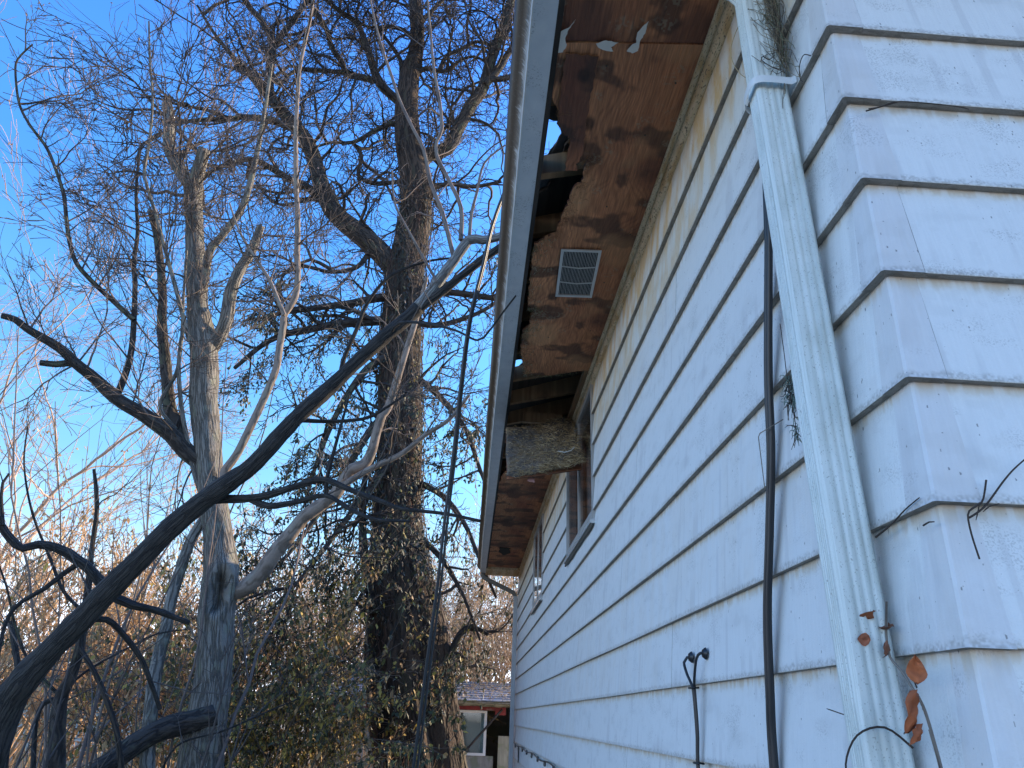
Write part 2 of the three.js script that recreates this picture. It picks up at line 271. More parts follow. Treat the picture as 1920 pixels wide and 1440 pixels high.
// metal corner covers, one per course
function cornerGeo(yb, seed) {
  const gb = new GB(), f0 = [], f1 = [], a = capA(seed - 40), b = capB(seed - 40), H = EXPO, off = hash(seed, 3, 3);
  const rows = [[H + .004, .0046, 1], [H * .5, .0130, .5], [.004, LIP + .0008, .02], [-.0010, LIP + .0018, 0]];
  const at = (o, j) => [[WX - o, WZ - a], [WX - o, WZ + o - .004], [WX - o + .004, WZ + o], [WX + b, WZ + o]][j];
  for (const [y, o, v] of rows) for (let j = 0; j < 4; j++) { const [x, z] = at(o, j); gb.p.push(x, yb + y, z); gb.u.push([0, .025, .027, .05][j] + off, v * .98 + .01); }
  for (let r = 0; r < 3; r++) for (let j = 0; j < 3; j++) { const p = r * 4 + j; f0.push(p, p + 4, p + 1, p + 1, p + 4, p + 5); }
  const o2 = gb.count; for (const o of [LIP + .0018, .003]) for (let j = 0; j < 4; j++) { const [x, z] = at(o, j); gb.p.push(x, yb - .0010, z); gb.u.push(j * .05 + off, o > .01 ? 1 : 0); }
  for (let j = 0; j < 3; j++) { const p = o2 + j; f1.push(p, p + 4, p + 1, p + 1, p + 4, p + 5); }
  // turned-in side edges
  for (const j of [0, 3]) { const o3 = gb.count; for (const [y, o] of rows) for (const dd of [0, .003]) { const [x, z] = at(o - dd, j); gb.p.push(x, yb + y, z); gb.u.push(off, .5); } for (let r = 0; r < 3; r++) { const p = o3 + r * 2; f0.push(p, p + 1, p + 2, p + 1, p + 3, p + 2); } }
  gb.i = [...f0, ...f1]; let g = gb.build(); g.addGroup(0, f0.length, 0); g.addGroup(f0.length, f1.length, 1); return g;
}
for (let k = -7; k <= 12; k++) { const g = cornerGeo(rowY(k), k + 40).toNonIndexed(); g.computeVertexNormals(); const m = mesh('corner_cover', g, [capMat, lipMat], house); m.position.set((hash(k + 9, 4, 4) - .5) * .0006, 0, 0); }

// shell behind the siding: sheathing with window openings, the other walls, floor and ceiling
const sheath = std({ color: [.05, .042, .036], roughness: 1 }), plainWall = std({ color: [.68, .68, .67], roughness: .7 }), roomMat = std({ color: [.42, .40, .37], roughness: .95 });
{
  const g = [], x0 = WX + .001, x1 = WX + .12, top = EYE + 2.30, bot = .1;
  const zs = [WZ - .001, WINDOWS[0][0], WINDOWS[0][1], WINDOWS[1][0], WINDOWS[1][1], FAR];
  for (let i = 0; i < 5; i++) { if (i % 2) { const w = WINDOWS[(i - 1) / 2]; g.push(box(x0, x1, bot, EYE + w[2], zs[i + 1], zs[i])); g.push(box(x0, x1, EYE + w[3], top, zs[i + 1], zs[i])); } else g.push(box(x0, x1, bot, top, zs[i + 1], zs[i])); }
  mesh('sheathing', merge(g), sheath, house);
  mesh('gable_sheathing', merge([box(WX, 8.3, .1, EYE + 2.30, WZ - .12, WZ - .002)]), sheath, house);
  const tri = new THREE.Shape([V(WX + .001, EYE + 2.302, 0), V(8.3, EYE + 2.302, 0), V(4.5, EYE + 3.40, 0)].map((p) => new THREE.Vector2(p.x, p.y)));
  const tg = new THREE.ExtrudeGeometry(tri, { depth: .118, bevelEnabled: false }); const near = tg.clone(); near.translate(0, 0, WZ - .12); const far = tg.clone(); far.translate(0, 0, FAR);
  mesh('gable_end', merge([near, far, box(2.905, 8.3, .1, EYE + 2.30, WZ - .001, WZ + .016)]), plainWall, house);
  mesh('rear_wall', merge([box(8.2, 8.3, .1, EYE + 2.30, FAR, WZ - .121)]), plainWall, house);
  mesh('end_wall', merge([box(WX + .121, 8.199, .1, EYE + 2.30, FAR, FAR + .12)]), plainWall, house);
  mesh('foundation', box(WX + .03, 8.25, -.1, rowY(-7) + .04, FAR + .03, WZ - .03), std({ color: [.3, .29, .27], roughness: .95 }), house);
  mesh('room_ceiling', box(WX + .12, 8.2, EYE + 2.02, EYE + 2.06, FAR + .12, WZ - .12), roomMat, house);
  mesh('room_partition', box(3.4, 3.5, .3, EYE + 2.0, FAR + .12, WZ - .12), roomMat, house);
}
// windows: aluminium sliders set flush in the siding
const glass = new THREE.MeshPhysicalMaterial({ color: 0xffffff, transmission: 1, thickness: 0, roughness: .03, ior: 1.5, side: THREE.DoubleSide });
const screenMat = std({ color: [.16, .16, .165], roughness: .8 });
const curtainMat = std({ map: colourTex(256, 64, (u, v) => { const n = .5 + .5 * Math.sin(u * 80 + 3 * noise2(u * 20, v * 2, 5, 20, 2)); return mix3([.20, .20, .21], [.33, .32, .32], n); }), roughness: .95 });
WINDOWS.forEach(([zn, zf, y0, y1], k) => {
  const w = group('window', house), b = EYE + y0, t = EYE + y1, xo = WX - .022, xi = WX + .05, f = .034;
  mesh('frame', merge([box(xo, xi, b, t, zn - f, zn), box(xo, xi, b, t, zf, zf + f), box(xo, xi, b, b + .055, zf + f, zn - f), box(xo, xi, t - f, t, zf + f, zn - f)]), alum, w);
  const zm = (zn + zf) / 2;
  mesh('sash', merge([box(WX - .0195, WX + .012, b + .055, t - f, zm - .02, zm + .02), box(WX - .016, WX + .012, b + .055, b + .075, zf + f, zm - .02), box(WX - .016, WX + .012, b + .055, b + .075, zm + .02, zn - f)]), alum, w);
  mesh('pane', box(WX - .013, WX - .009, b + .075, t - f, zm + .02, zn - f), glass, w);
  mesh('pane', box(WX - .013, WX - .009, b + .075, t - f, zf + f, zm - .02), glass, w);
  mesh('curtain', box(WX + .14, WX + .145, b - .05, t + .02, zf, zn), curtainMat, w);
  mesh('sill', box(WX - .040, WX - .002, b - .022, b + .001, zf - .01, zn + .01), std({ color: [.55, .56, .57], roughness: .25, metalness: .6 }), w);
  // bent drip strip under the sill, warped away from the wall
  const gb = new GB(); for (let i = 0; i <= 30; i++) { const s = i / 30, z = lerp(zn + .012, zf - .012, s), d = -.024 - .010 * (k ? .3 : 1) * noise2(s * 7, 3 + k, 8); for (const [x, y] of [[WX - .030, -.022], [WX - .034, d - .006], [WX - .022, d - .010]]) gb.p.push(x, b + y, z); } for (let i = 0; i < 30; i++) for (let j = 0; j < 2; j++) { const p = i * 3 + j; gb.i.push(p, p + 1, p + 3, p + 1, p + 4, p + 3); }
  mesh('drip_strip', gb.build(), std({ color: [.10, .095, .085], roughness: .6 }), w);
});

// eave: soffit panels with ragged rot holes
const soffit = group('soffit', house);
const X_IN = WX - .012, X_OUT = .162;
const panel1 = [[X_OUT, -.55], [X_IN, -.55], [X_IN, -1.592], [X_OUT, -1.624]];
mesh('panel', slab(panel1, SOFFIT, .012), plyMats[0], soffit);
const rag = [[.161, -1.83], [.2, -1.887], [.215, -1.965], [.243, -2.01], [.264, -2.019], [.272, -2.082], [.272, -2.182], [.323, -2.177], [.356, -2.115], [.351, -2.208], [.352, -2.287], [.324, -2.309], [.315, -2.394], [.29, -2.507], [.283, -2.618], [.194, -2.708], [.186, -2.767], [.195, -2.977], [.202, -3.266], [.231, -3.307], [.228, -3.487], [.197, -3.527], [.197, -3.707], [.214, -3.899], [.241, -3.998], [.239, -4.106], [.406, -4.117], [.608, -4.028], [.64, -4.02]];
const sag = (x, z) => -.010 * smooth(.5, .2, x) * smooth(-1.7, -2.3, z) * (1 + .8 * (noise2(z * 3, x * 8, 4) - .5)) - .006 * noise2(x * 6, z * 3, 11);
mesh('panel', slab([[X_IN, -1.596], ...[[X_OUT, -1.628]], ...jag(rag, .016, .006, 11), [X_IN, -4.02]], SOFFIT - .002, .012, sag), plyMats[1], soffit);
// the torn outer ply hanging lower at the edge of the hole
mesh('torn_ply', slab(jag([[.205, -1.66], [.315, -1.66], [.318, -1.95], [.330, -2.10], [.31, -2.15], [.318, -2.19], [.285, -2.185], [.27, -2.19], [.268, -2.02], [.235, -2.0], [.212, -1.96], [.205, -1.66]], .02, .004, 17), SOFFIT - .016, .003, (x, z) => -.020 * smooth(-1.8, -2.2, z)), plyMats[0], soffit, 'strip of outer veneer peeling down beside the hole');
const p3 = [[X_IN, -4.95], [X_IN, -10.70], [X_OUT, -10.70], [X_OUT, -7.2], [.19, -7.05], [.17, -6.6], [.21, -6.2], [.30, -5.9], [.33, -5.5], [.38, -5.2], [.45, -5.0]];
mesh('panel', slab([p3[0], p3[1], ...jag(p3.slice(2), .05, .008, 23), p3[0]].slice(0, -1), SOFFIT - .001, .012, (x, z) => -.004 * noise2(x * 5, z * 2, 13)), plyMats[2], soffit, 'dark far soffit panel with small rot hole');
// black slab under the far panel, painted as the dark inside a small hole
mesh('hole_dark', slab(jag([[.30, -9.30], [.44, -9.35], [.46, -9.62], [.37, -9.80], [.31, -9.60], [.30, -9.30]], .05, .012, 29), SOFFIT - .010, .006), darkGap, soffit, 'black slab painted as the dark of a small hole in the far soffit panel');
mesh('end_board', metreUV(merge([box(X_OUT, X_IN, SOFFIT - .03, SOFFIT + .01, -11.25, -10.72)])), trimMat, soffit);
// two trim strips between soffit and siding
function trimGeo(prof, z0, z1) { const gb = new GB(), n = 60; for (let k = 0; k <= n; k++) { const z = lerp(z0, z1, k / n), w = (noise2(z * 2, 1, 3) - .5) * .003; prof.forEach(([x, y], j) => { gb.p.push(x + w, y + w, z); gb.u.push(z / 1.6, j / prof.length); }); } const m = prof.length; for (let k = 0; k < n; k++) for (let j = 0; j < m - 1; j++) { const p = k * m + j; gb.i.push(p, p + 1, p + m, p + 1, p + m + 1, p + m); } return gb.build().toNonIndexed(); }
const tA = [[X_IN - .032, SOFFIT - .0005], [X_IN - .032, SOFFIT - .010], [X_IN - .026, SOFFIT - .016], [X_IN - .018, SOFFIT - .019], [X_IN - .012, SOFFIT - .019]];
const tB = [[X_IN - .0125, SOFFIT - .021], [X_IN - .0125, SOFFIT - .040], [X_IN - .006, SOFFIT - .060], [WX - .006, SOFFIT - .064], [WX - .002, SOFFIT - .064]];
for (const [z0, z1] of [[-.6, -4.0], [-4.0, -7.7], [-7.7, -11.2]]) { for (const p of [tA, tB]) { const g = trimGeo(p, z0 - .001, z1 + .001); g.computeVertexNormals(); mesh('trim_strip', g, trimMat, soffit); } }
// scraps of old white paint and paper left on the soffit seam
const flakes = [[[.172, -1.585], [.212, -1.555], [.222, -1.53], [.203, -1.575], [.196, -1.60], [.206, -1.625], [.196, -1.655], [.178, -1.66], [.170, -1.64]], [[.300, -1.615], [.33, -1.60], [.372, -1.605], [.352, -1.622], [.362, -1.64], [.325, -1.638], [.312, -1.63]], [[.425, -1.56], [.450, -1.52], [.452, -1.555], [.440, -1.60], [.443, -1.63], [.425, -1.64], [.405, -1.635], [.415, -1.61], [.428, -1.60]]];
const flakeMat = std({ color: [.62, .58, .52], roughness: .9 });
for (const p of flakes) mesh('paint_flake', slab(jag([...p, p[0]], .008, .002, 31).slice(0, -1), SOFFIT - .0125, .0012, (x, z) => -.004 * noise2(x * 40, z * 40, 5)), flakeMat, soffit);
for (const [x, z] of [[.55, -2.0], [.57, -3.0], [.60, -1.75], [.48, -2.42], [.35, -1.7], [.62, -2.6], [.3, -2.9], [.58, -3.5], [.35, -3.6]]) { const g = new THREE.CylinderGeometry(.0035, .0035, .003, 8); g.translate(x, SOFFIT - .0100 + sag(x, z), z); mesh('nail_head', g, nailMat, soffit); }
{ // lichen crumbs and loose fibre along the rotted edge
  const gb = new GB(), r = mulberry(77); for (let k = 0; k < 1500; k++) { const s = r() * (rag.length - 3), i = Math.floor(s) + 1, t = s % 1, x = lerp(rag[i][0], rag[i + 1][0], t) + r() * r() * .10, z = lerp(rag[i][1], rag[i + 1][1], t), y = SOFFIT - .008 + sag(x, z), c = z < -2.65 ? (r() < .4 ? [.17, .19, .09] : r() < .6 ? [.10, .08, .05] : [.38, .36, .26]) : [.22, .11, .05]; if (z > -2.45 && r() < .6) continue; const L = .006 + .018 * r(); tube(gb, [[x, y, z, .0008], [x + (r() - .6) * L, y - r() * L * .5, z + (r() - .5) * L, .0007], [x + (r() - .6) * 2 * L, y - r() * L, z + (r() - .5) * 2 * L, .0004]], 3, { uvs: false, cap: false, color: c }); }
  const m = mesh('rotten_fibre', gb.build(), std({ vertexColors: true, roughness: 1 }), soffit); m.userData.kind = 'stuff';
}
// vent grille
{
  const v = group('soffit_vent', house), y = SOFFIT - .021; v.position.set(.424, y, -2.93); v.rotation.y = -.045;
  const hx = .095, hz = .205, r = .014;
  const fm = std({ map: colourTex(128, 128, (a, b) => mix3([.40, .39, .37], [.60, .60, .58], fbm(a * 8, b * 8, 6, 4, 8, 8))), roughness: .55 });
  mesh('frame', merge([box(-hx, hx, -.006, 0, -hz, -hz + r), box(-hx, hx, -.006, 0, hz - r, hz), box(-hx, -hx + r, -.006, 0, -hz + r, hz - r), box(hx - r, hx, -.006, 0, -hz + r, hz - r)]), fm, v);
  const sl = new THREE.BoxGeometry(.0017, .0042, hz * 2 - 2 * r); for (let k = 0; k < 22; k++) { const m = mesh('louver', sl, fm, v); m.position.set(lerp(-hx + r + .006, hx - r - .006, k / 21), -.0015, 0); m.rotation.z = -.25 + .12 * hash(k, 1, 1); m.rotation.y = (hash(k, 2, 2) - .5) * .012; }
  for (const z of [-.068, .068]) mesh('cross_bar', tubeGeo([[-hx + r, -.004, z, .003], [0, -.0055, z - .010, .003], [hx - r, -.004, z, .003]], 6), fm, v);
  mesh('screen', box(-hx + r, hx - r, .0040, .0052, -hz + r, hz - r), std({ color: [.012, .011, .009], roughness: 1 }), v);
}
// fascia, gutter
mesh('fascia', metreUV(merge([box(.1605, .180, SOFFIT - .018, EYE + 2.165, -10.95, -.55)])), fasciaMat, house);
const GP = [[.158, 1.985], [.120, 1.9835], [.082, 1.985], [.0775, 1.9865], [.0755, 1.9905], [.0735, 2.004], [.0690, 2.020], [.060, 2.034], [.048, 2.044], [.037, 2.052], [.0285, 2.062], [.0245, 2.074], [.0235, 2.092], [.0235, 2.101], [.0275, 2.1035], [.033, 2.1015]];
{
  const gut = group('gutter', house), gb = new GB(), n = 150, m = GP.length;
  let L = [0]; for (let j = 1; j < m; j++) L.push(L[j - 1] + Math.hypot(GP[j][0] - GP[j - 1][0], GP[j][1] - GP[j - 1][1]));
  const shift = (z) => (noise2(z * .55, 2, 41) - .5) * .010;
  for (let k = 0; k <= n; k++) { const z = lerp(-.5, -10.98, k / n), dx = shift(z), dent = .006 * Math.exp(-Math.pow((z + 2.42) / .05, 2)); GP.forEach(([x, y], j) => { gb.p.push(x + dx * (j > 2 ? 1 : .3), y + EYE + (noise2(z * .6, 5, 42) - .5) * .008 + (j < 3 ? dent : 0), z); gb.u.push(z / 2.6, L[j] / L[m - 1]); }); }
  for (let k = 0; k < n; k++) for (let j = 0; j < m - 1; j++) { const p = k * m + j; gb.i.push(p, p + m, p + 1, p + 1, p + m, p + m + 1); }
  mesh('trough', gb.build(), gutterMat, gut);
  mesh('back_sheet', box(.1582, .1596, EYE + 1.985, EYE + 2.12, -10.98, -.5), std({ color: [.55, .55, .55], roughness: .5 }), gut);
  // the folded front seam that catches the light
  const seam = []; for (let k = 0; k <= 120; k++) { const z = lerp(-.5, -10.98, k / 120); seam.push([.0772 + shift(z), EYE + 1.9846 + (noise2(z * .6, 5, 42) - .5) * .008, z, .0022]); } mesh('seam', tubeGeo(seam, 6), std({ color: [.62, .60, .55], roughness: .45 }), gut);
  const cs = new THREE.Shape([...GP.map(([x, y]) => new THREE.Vector2(x, y + EYE)), new THREE.Vector2(.158, EYE + 2.1)]), cg = new THREE.ExtrudeGeometry(cs, { depth: .002, bevelEnabled: false }); cg.translate(0, 0, -10.983); mesh('end_cap', cg, gutterMat, gut);
  for (let z = -.9; z > -10.8; z -= .8) mesh('hanger', tubeGeo([[.03, EYE + 2.095, z, .003], [.16, EYE + 2.10, z, .003]], 6), whiteMetal, gut);
}
// roof: board deck with rotted notches at the eave, shingles curling over their edges
const SLOPE = .32, roofY = (x) => EYE + 2.178 + SLOPE * (x - .16);
const roof = group('roof', house);
const lift = (x) => SLOPE * (x - .16);
const notchD = [[.10, -.35], [.10, -2.10], [.20, -2.13], [.255, -2.16], [.300, -2.22], [.285, -2.30], [.255, -2.42], [.235, -2.56], [.15, -2.60], [.10, -2.62], [.10, -4.26], [.19, -4.27], [.285, -4.30], [.27, -4.40], [.20, -4.52], [.10, -4.55], [.10, -11.3]];
const notchS = [[.085, -.33], [.085, -2.08], [.19, -2.14], [.235, -2.17], [.268, -2.235], [.250, -2.29], [.215, -2.36], [.203, -2.47], [.14, -2.55], [.085, -2.57], [.085, -4.27], [.18, -4.275], [.262, -4.30], [.25, -4.38], [.19, -4.47], [.085, -4.5], [.085, -11.32]];
mesh('deck', slab([...jag(notchD, .02, .004, 41), [1.2, -11.3], [1.2, -.35]], EYE + 2.178, .018, lift), deckMat, roof);
const curl = (x, z) => lift(x) + .001 + .05 * Math.exp(-Math.pow((z + 2.3) / .16, 2)) * smooth(.36, .2, x) * .25;
mesh('starter_shingles', slab([...jag(notchS, .02, .004, 43), [.6, -11.32], [.6, -.33]], EYE + 2.1985, .004, curl), shingleMat, roof);
for (let c = 0; c < 7; c++) { const x0 = .11 + c * .14, e = c < 2 ? notchS.slice(1, -1).map(([x, z]) => [Math.max(x + .012 * (c + 1), x0), z + (noise2(z * 9, c, 3) - .5) * .03]) : []; mesh('shingle_course', slab([[x0, -.33], ...(c < 2 ? jag(e, .025, .004, 45 + c) : []), [x0, -11.32], [x0 + .30, -11.32], [x0 + .30, -.33]], EYE + 2.2035 + .0042 * (c + 1) + (c ? .0 : 0), .0035, (x, z) => curl(x, z) - (x - x0) * .012), shingleMat, roof); }
mesh('slope', slab([[1.201, -.33], [1.201, -11.32], [4.5, -11.32], [4.5, -.33]], EYE + 2.178, .05, lift), shingleMat, roof);
mesh('slope', slab([[4.501, -.33], [4.501, -11.32], [8.8, -11.32], [8.8, -.33]], EYE + 2.178, .05, (x) => SLOPE * (8.84 - x)), shingleMat, roof);
for (let z = -.75; z > -11.2; z -= .405) { // rafters
  const zz = z + (hash(Math.round(z * 100), 2, 5) - .5) * .02, s = new THREE.Shape([[.182, 2.178 + SLOPE * .022 - .100], [.72, 2.178 + SLOPE * .56 - .14], [1.15, 2.178 + SLOPE * .99 - .14], [1.15, 2.176 + SLOPE * .99], [.182, 2.176 + SLOPE * .022]].map(([x, y]) => new THREE.Vector2(x, y + EYE)));
  const g = new THREE.ExtrudeGeometry(s, { depth: .038, bevelEnabled: false }); g.translate(0, 0, zz); mesh('rafter', metreUV(g, .9), rafterMat, roof);
}
mesh('blocking', metreUV(box(.30, .60, SOFFIT + .02, SOFFIT + .10, -5.03, -4.992)), rafterMat, roof);
mesh('nailer', metreUV(box(X_IN - .055, X_IN - .012, SOFFIT + .0125, SOFFIT + .05, -10.7, -.6)), rafterMat, roof);

// fallen soffit piece with the old nest on it, hinged at its far edge and hanging over the window
{
  const nest = group('fallen_panel', house), gb = new GB(), n = 40, m = 30, r = mulberry(5);
  const A = [.17, 1.955, -4.93], B = [.655, 1.985, -4.90], C = [.655, 1.475, -4.36], D = [.168, 1.375, -4.34];
  const Pt = (u, v) => [0, 1, 2].map((k) => lerp(lerp(A[k], B[k], u), lerp(D[k], C[k], u), v));
  const thick = (u, v) => .012 + .050 * smooth(.25, .9, u) * (1 - .3 * v) * (.5 + fbm(u * 6, v * 6, 12, 3)) + .014 * fbm(u * 9, v * 9, 13, 3);
  for (let j = 0; j <= m; j++) for (let i = 0; i <= n; i++) { const u = i / n, ev = j === m ? .06 * (fbm(u * 9, 2, 14, 3) - .5) : 0, v = j / m + ev, p = Pt(u + (i === 0 ? .02 * (noise2(v * 8, 1, 3) - .5) : i === n ? -.05 * noise2(v * 6, 1, 4) : 0), v), t = thick(u, v) - (j === 0 || j === m || i === 0 || i === n ? .012 : 0); gb.p.push(p[0], p[1] + EYE + t * .72, p[2] + t * .68); gb.u.push(u * .5, v * .7); }
  for (let j = 0; j < m; j++) for (let i = 0; i < n; i++) { const p = j * (n + 1) + i; gb.i.push(p, p + n + 1, p + 1, p + 1, p + n + 1, p + n + 2); }
  const felt = std({ map: colourTex(512, 512, (u, v) => { const a = fbm(u * 8, v * 8, 15, 4, 8, 8), b = noise2(u * 200, v * 200, 16, 200, 200); return mix3(mix3([.05, .044, .042], [.16, .13, .105], a), [.24, .16, .085], smooth(.55, .75, fbm(u * 5, v * 5, 18, 3, 5, 5)) * .7).map((c) => c * (.7 + .6 * b)); }), roughness: 1, bumpMap: greyTex(256, 256, (u, v) => fbm(u * 30, v * 30, 19, 4, 30, 30)), bumpScale: .02 });
  mesh('nest_mat', gb.build(), felt, nest, 'grey felt-like mat of old nest litter');
  const back = new GB(); for (const q of [A, B, C, D]) for (const o of [0, .012]) back.p.push(q[0], q[1] + EYE - o * .7, q[2] - o * .7); back.i.push(0, 2, 4, 0, 4, 6, 1, 5, 3, 1, 7, 5, 0, 1, 2, 1, 3, 2, 2, 3, 4, 3, 5, 4, 4, 5, 6, 5, 7, 6, 6, 7, 0, 7, 1, 0); for (let k = 0; k < 8; k++) back.u.push(k * .1, k % 3 * .2);
  const bg = back.build().toNonIndexed(); bg.computeVertexNormals(); mesh('board', bg, plyMats[2], nest);
  const st = new GB();
  for (let k = 0; k < 4200; k++) { const u = Math.pow(r(), .7), v = r() < .2 ? .92 + .12 * r() : r(); if (u < .45 && r() < .55) continue; const p = Pt(u, v), t = thick(clamp(u), clamp(v)) - .002, L = .015 + .04 * r(), a = r() * 6.28, up = (r() - .35) * .7, d = [Math.cos(a), Math.sin(a) * -.7 + up * .5, Math.sin(a) * .7 + up * .4], w = .0008 + .0012 * r();
    const c = r() < .5 ? [.40, .29, .15] : r() < .5 ? [.17, .12, .07] : r() < .6 ? [.58, .47, .30] : [.12, .085, .055], x = p[0], y = p[1] + EYE + t * .72, z = p[2] + t * .68;
    tube(st, [[x, y, z, w], [x + d[0] * L * .5, y + d[1] * L * .5 + .004 * r(), z + d[2] * L * .5 + .003, w], [x + d[0] * L, y + d[1] * L - .006 * r(), z + d[2] * L, w * .6]], 3, { uvs: false, cap: false, color: c }); }
  const sm = mesh('straw', st.build(), std({ vertexColors: true, roughness: 1 }), nest, 'dry brown straw and grass stems'); sm.userData.kind = 'stuff';
  mesh('splint', tubeGeo([[.50, EYE + 1.60, -4.395, .002], [.54, EYE + 1.585, -4.375, .003], [.585, EYE + 1.60, -4.375, .003], [.61, EYE + 1.635, -4.40, .002]], 5), whiteMetal, nest, 'thin pale curved splinter');
  mesh('pink_scrap', slab(jag([[.30, -4.36], [.345, -4.35], [.35, -4.38], [.315, -4.395], [.30, -4.36]], .01, .002, 3).slice(0, -1), EYE + 1.385, .002, (x, z) => (z + 4.37) * -1.2), std({ color: [.42, .22, .19], roughness: .8 }), nest);
}

// downspouts
function spoutGeo(prof, path) { // prof in (a, b) offsets; path of {p, s, t} frames
  const gb = new GB(), m = prof.length; let L = 0;
  path.forEach((f, k) => { if (k) L += f.p.distanceTo(path[k - 1].p); prof.forEach(([a, b], j) => { const q = f.p.clone().addScaledVector(f.s, a).addScaledVector(f.t, b); gb.p.push(q.x, q.y, q.z); gb.u.push(j / m, L / 2.2); }); });
  for (let k = 0; k < path.length - 1; k++) for (let j = 0; j < m; j++) { const a = k * m + j, b = k * m + (j + 1) % m; gb.i.push(a, b, a + m, b, b + m, a + m); }
  return gb.build();
}
function spoutProfile(hx, hz) { // rectangular section, fine reeds on the narrow faces, three shallow flutes on the wide ones; a along x, b along z
  const p = [], face = (n, fn) => { for (let i = 0; i <= n; i++) p.push(fn(i / n)); }, c = .006;
  face(44, (t) => [-hx + .0016 * (t > .08 && t < .92 ? (Math.sin(t * Math.PI * 2 * 6.5) > .2 ? 1 : 0) : 0), lerp(hz - c, -hz + c, t)]);
  face(36, (t) => [lerp(-hx + c, hx - c, t), -hz + .0022 * (t > .12 && t < .9 ? .5 - .5 * Math.cos((t - .12) / .78 * Math.PI * 6) : 0)]);
  face(6, (t) => [hx, lerp(-hz + c, hz - c, t)]);
  face(36, (t) => [lerp(hx - c, -hx + c, t), hz - .0024 * (t > .05 && t < .80 ? Math.pow(.5 - .5 * Math.cos((t - .05) / .75 * Math.PI * 6), 1.5) : 0)]);
  return p;
}
const fr = (x, y, z, sx, sy, sz, tx = 0, ty = 0, tz = 1) => ({ p: V(x, EYE + y, z), s: V(sx, sy, sz).normalize(), t: V(tx, ty, tz).normalize() });
{
  const d = group('downspout', house), prof = spoutProfile(.038, .0268), cx = .629, cz = -1.1915, path = [];
  for (let k = 0; k <= 40; k++) { const y = lerp(1.70, -1.40, k / 40); path.push(fr(cx + (noise2(y * 2, 1, 51) - .5) * .003, y, cz + .012 * (1.3 - y) / 1.3, 1, 0, 0)); }
  mesh('pipe', spoutGeo(prof, path), spoutMat, d);
  const e = []; // elbow run back to the gutter outlet
  for (const [x, y, a] of [[.117, 1.99, 0], [.117, 1.955, 0], [.125, 1.935, .5], [.15, 1.915, 1.05], [.35, 1.835, 1.05], [.56, 1.75, 1.05], [.60, 1.730, .8], [.622, 1.70, .4], [.628, 1.67, 0]]) e.push(fr(x, y, cz + (a ? -.001 : 0), Math.cos(a), Math.sin(a), 0));
  mesh('elbow', spoutGeo(spoutProfile(.0365, .0255), e), spoutMat, d);
  // loose strap
  const band = [[.6745, -1.140], [.668, -1.1485], [.655, -1.1500], [.625, -1.1500], [.598, -1.1515], [.583, -1.158], [.577, -1.175], [.578, -1.205], [.584, -1.224], [.60, -1.2315], [.64, -1.231], [.672, -1.230]], gb = new GB(), rs = resample(band.map(([x, z]) => [x, 0, z, .01]), .006);
  rs.forEach(([x, , z], k) => { const s = k / rs.length, y = EYE + 1.352 + .004 * Math.sin(s * 6) - .018 * smooth(.55, .8, s); for (const [dy, o] of [[.011, 0], [.009, -.0012], [-.009, -.0012], [-.011, 0]]) { gb.p.push(x + o, y + dy, z - o); gb.u.push(s * .2, dy * 5 + .5); } });
  for (let k = 0; k < rs.length - 1; k++) for (let j = 0; j < 3; j++) { const a = k * 4 + j; gb.i.push(a, a + 1, a + 4, a + 1, a + 5, a + 4); }
  mesh('strap', gb.build(), whiteMetal, d, 'loose white metal strap round the near downspout');
}
{
  const d = group('downspout', house), prof = spoutProfile(.030, .040).map(([a, b]) => [a, b]), cz = -11.05;
  const path = []; for (let k = 0; k <= 12; k++) path.push(fr(.632, lerp(1.66, -1.45, k / 12), cz, 1, 0, 0)); mesh('pipe', spoutGeo(prof, path), std({ color: [.40, .41, .42], roughness: .55 }), d);
  const e = []; for (const [x, y, a] of [[.117, 2.0, 0], [.117, 1.95, 0], [.135, 1.92, .6], [.30, 1.845, 1.15], [.50, 1.76, 1.15], [.60, 1.71, .8], [.628, 1.66, .2], [.632, 1.63, 0]]) e.push(fr(x, y, cz + (a ? -.001 : .0), Math.cos(a), Math.sin(a), 0)); mesh('elbow', spoutGeo(spoutProfile(.0285, .0385), e), std({ color: [.17, .155, .135], roughness: .7 }), d, 'grimy dark elbow under the gutter end');
}

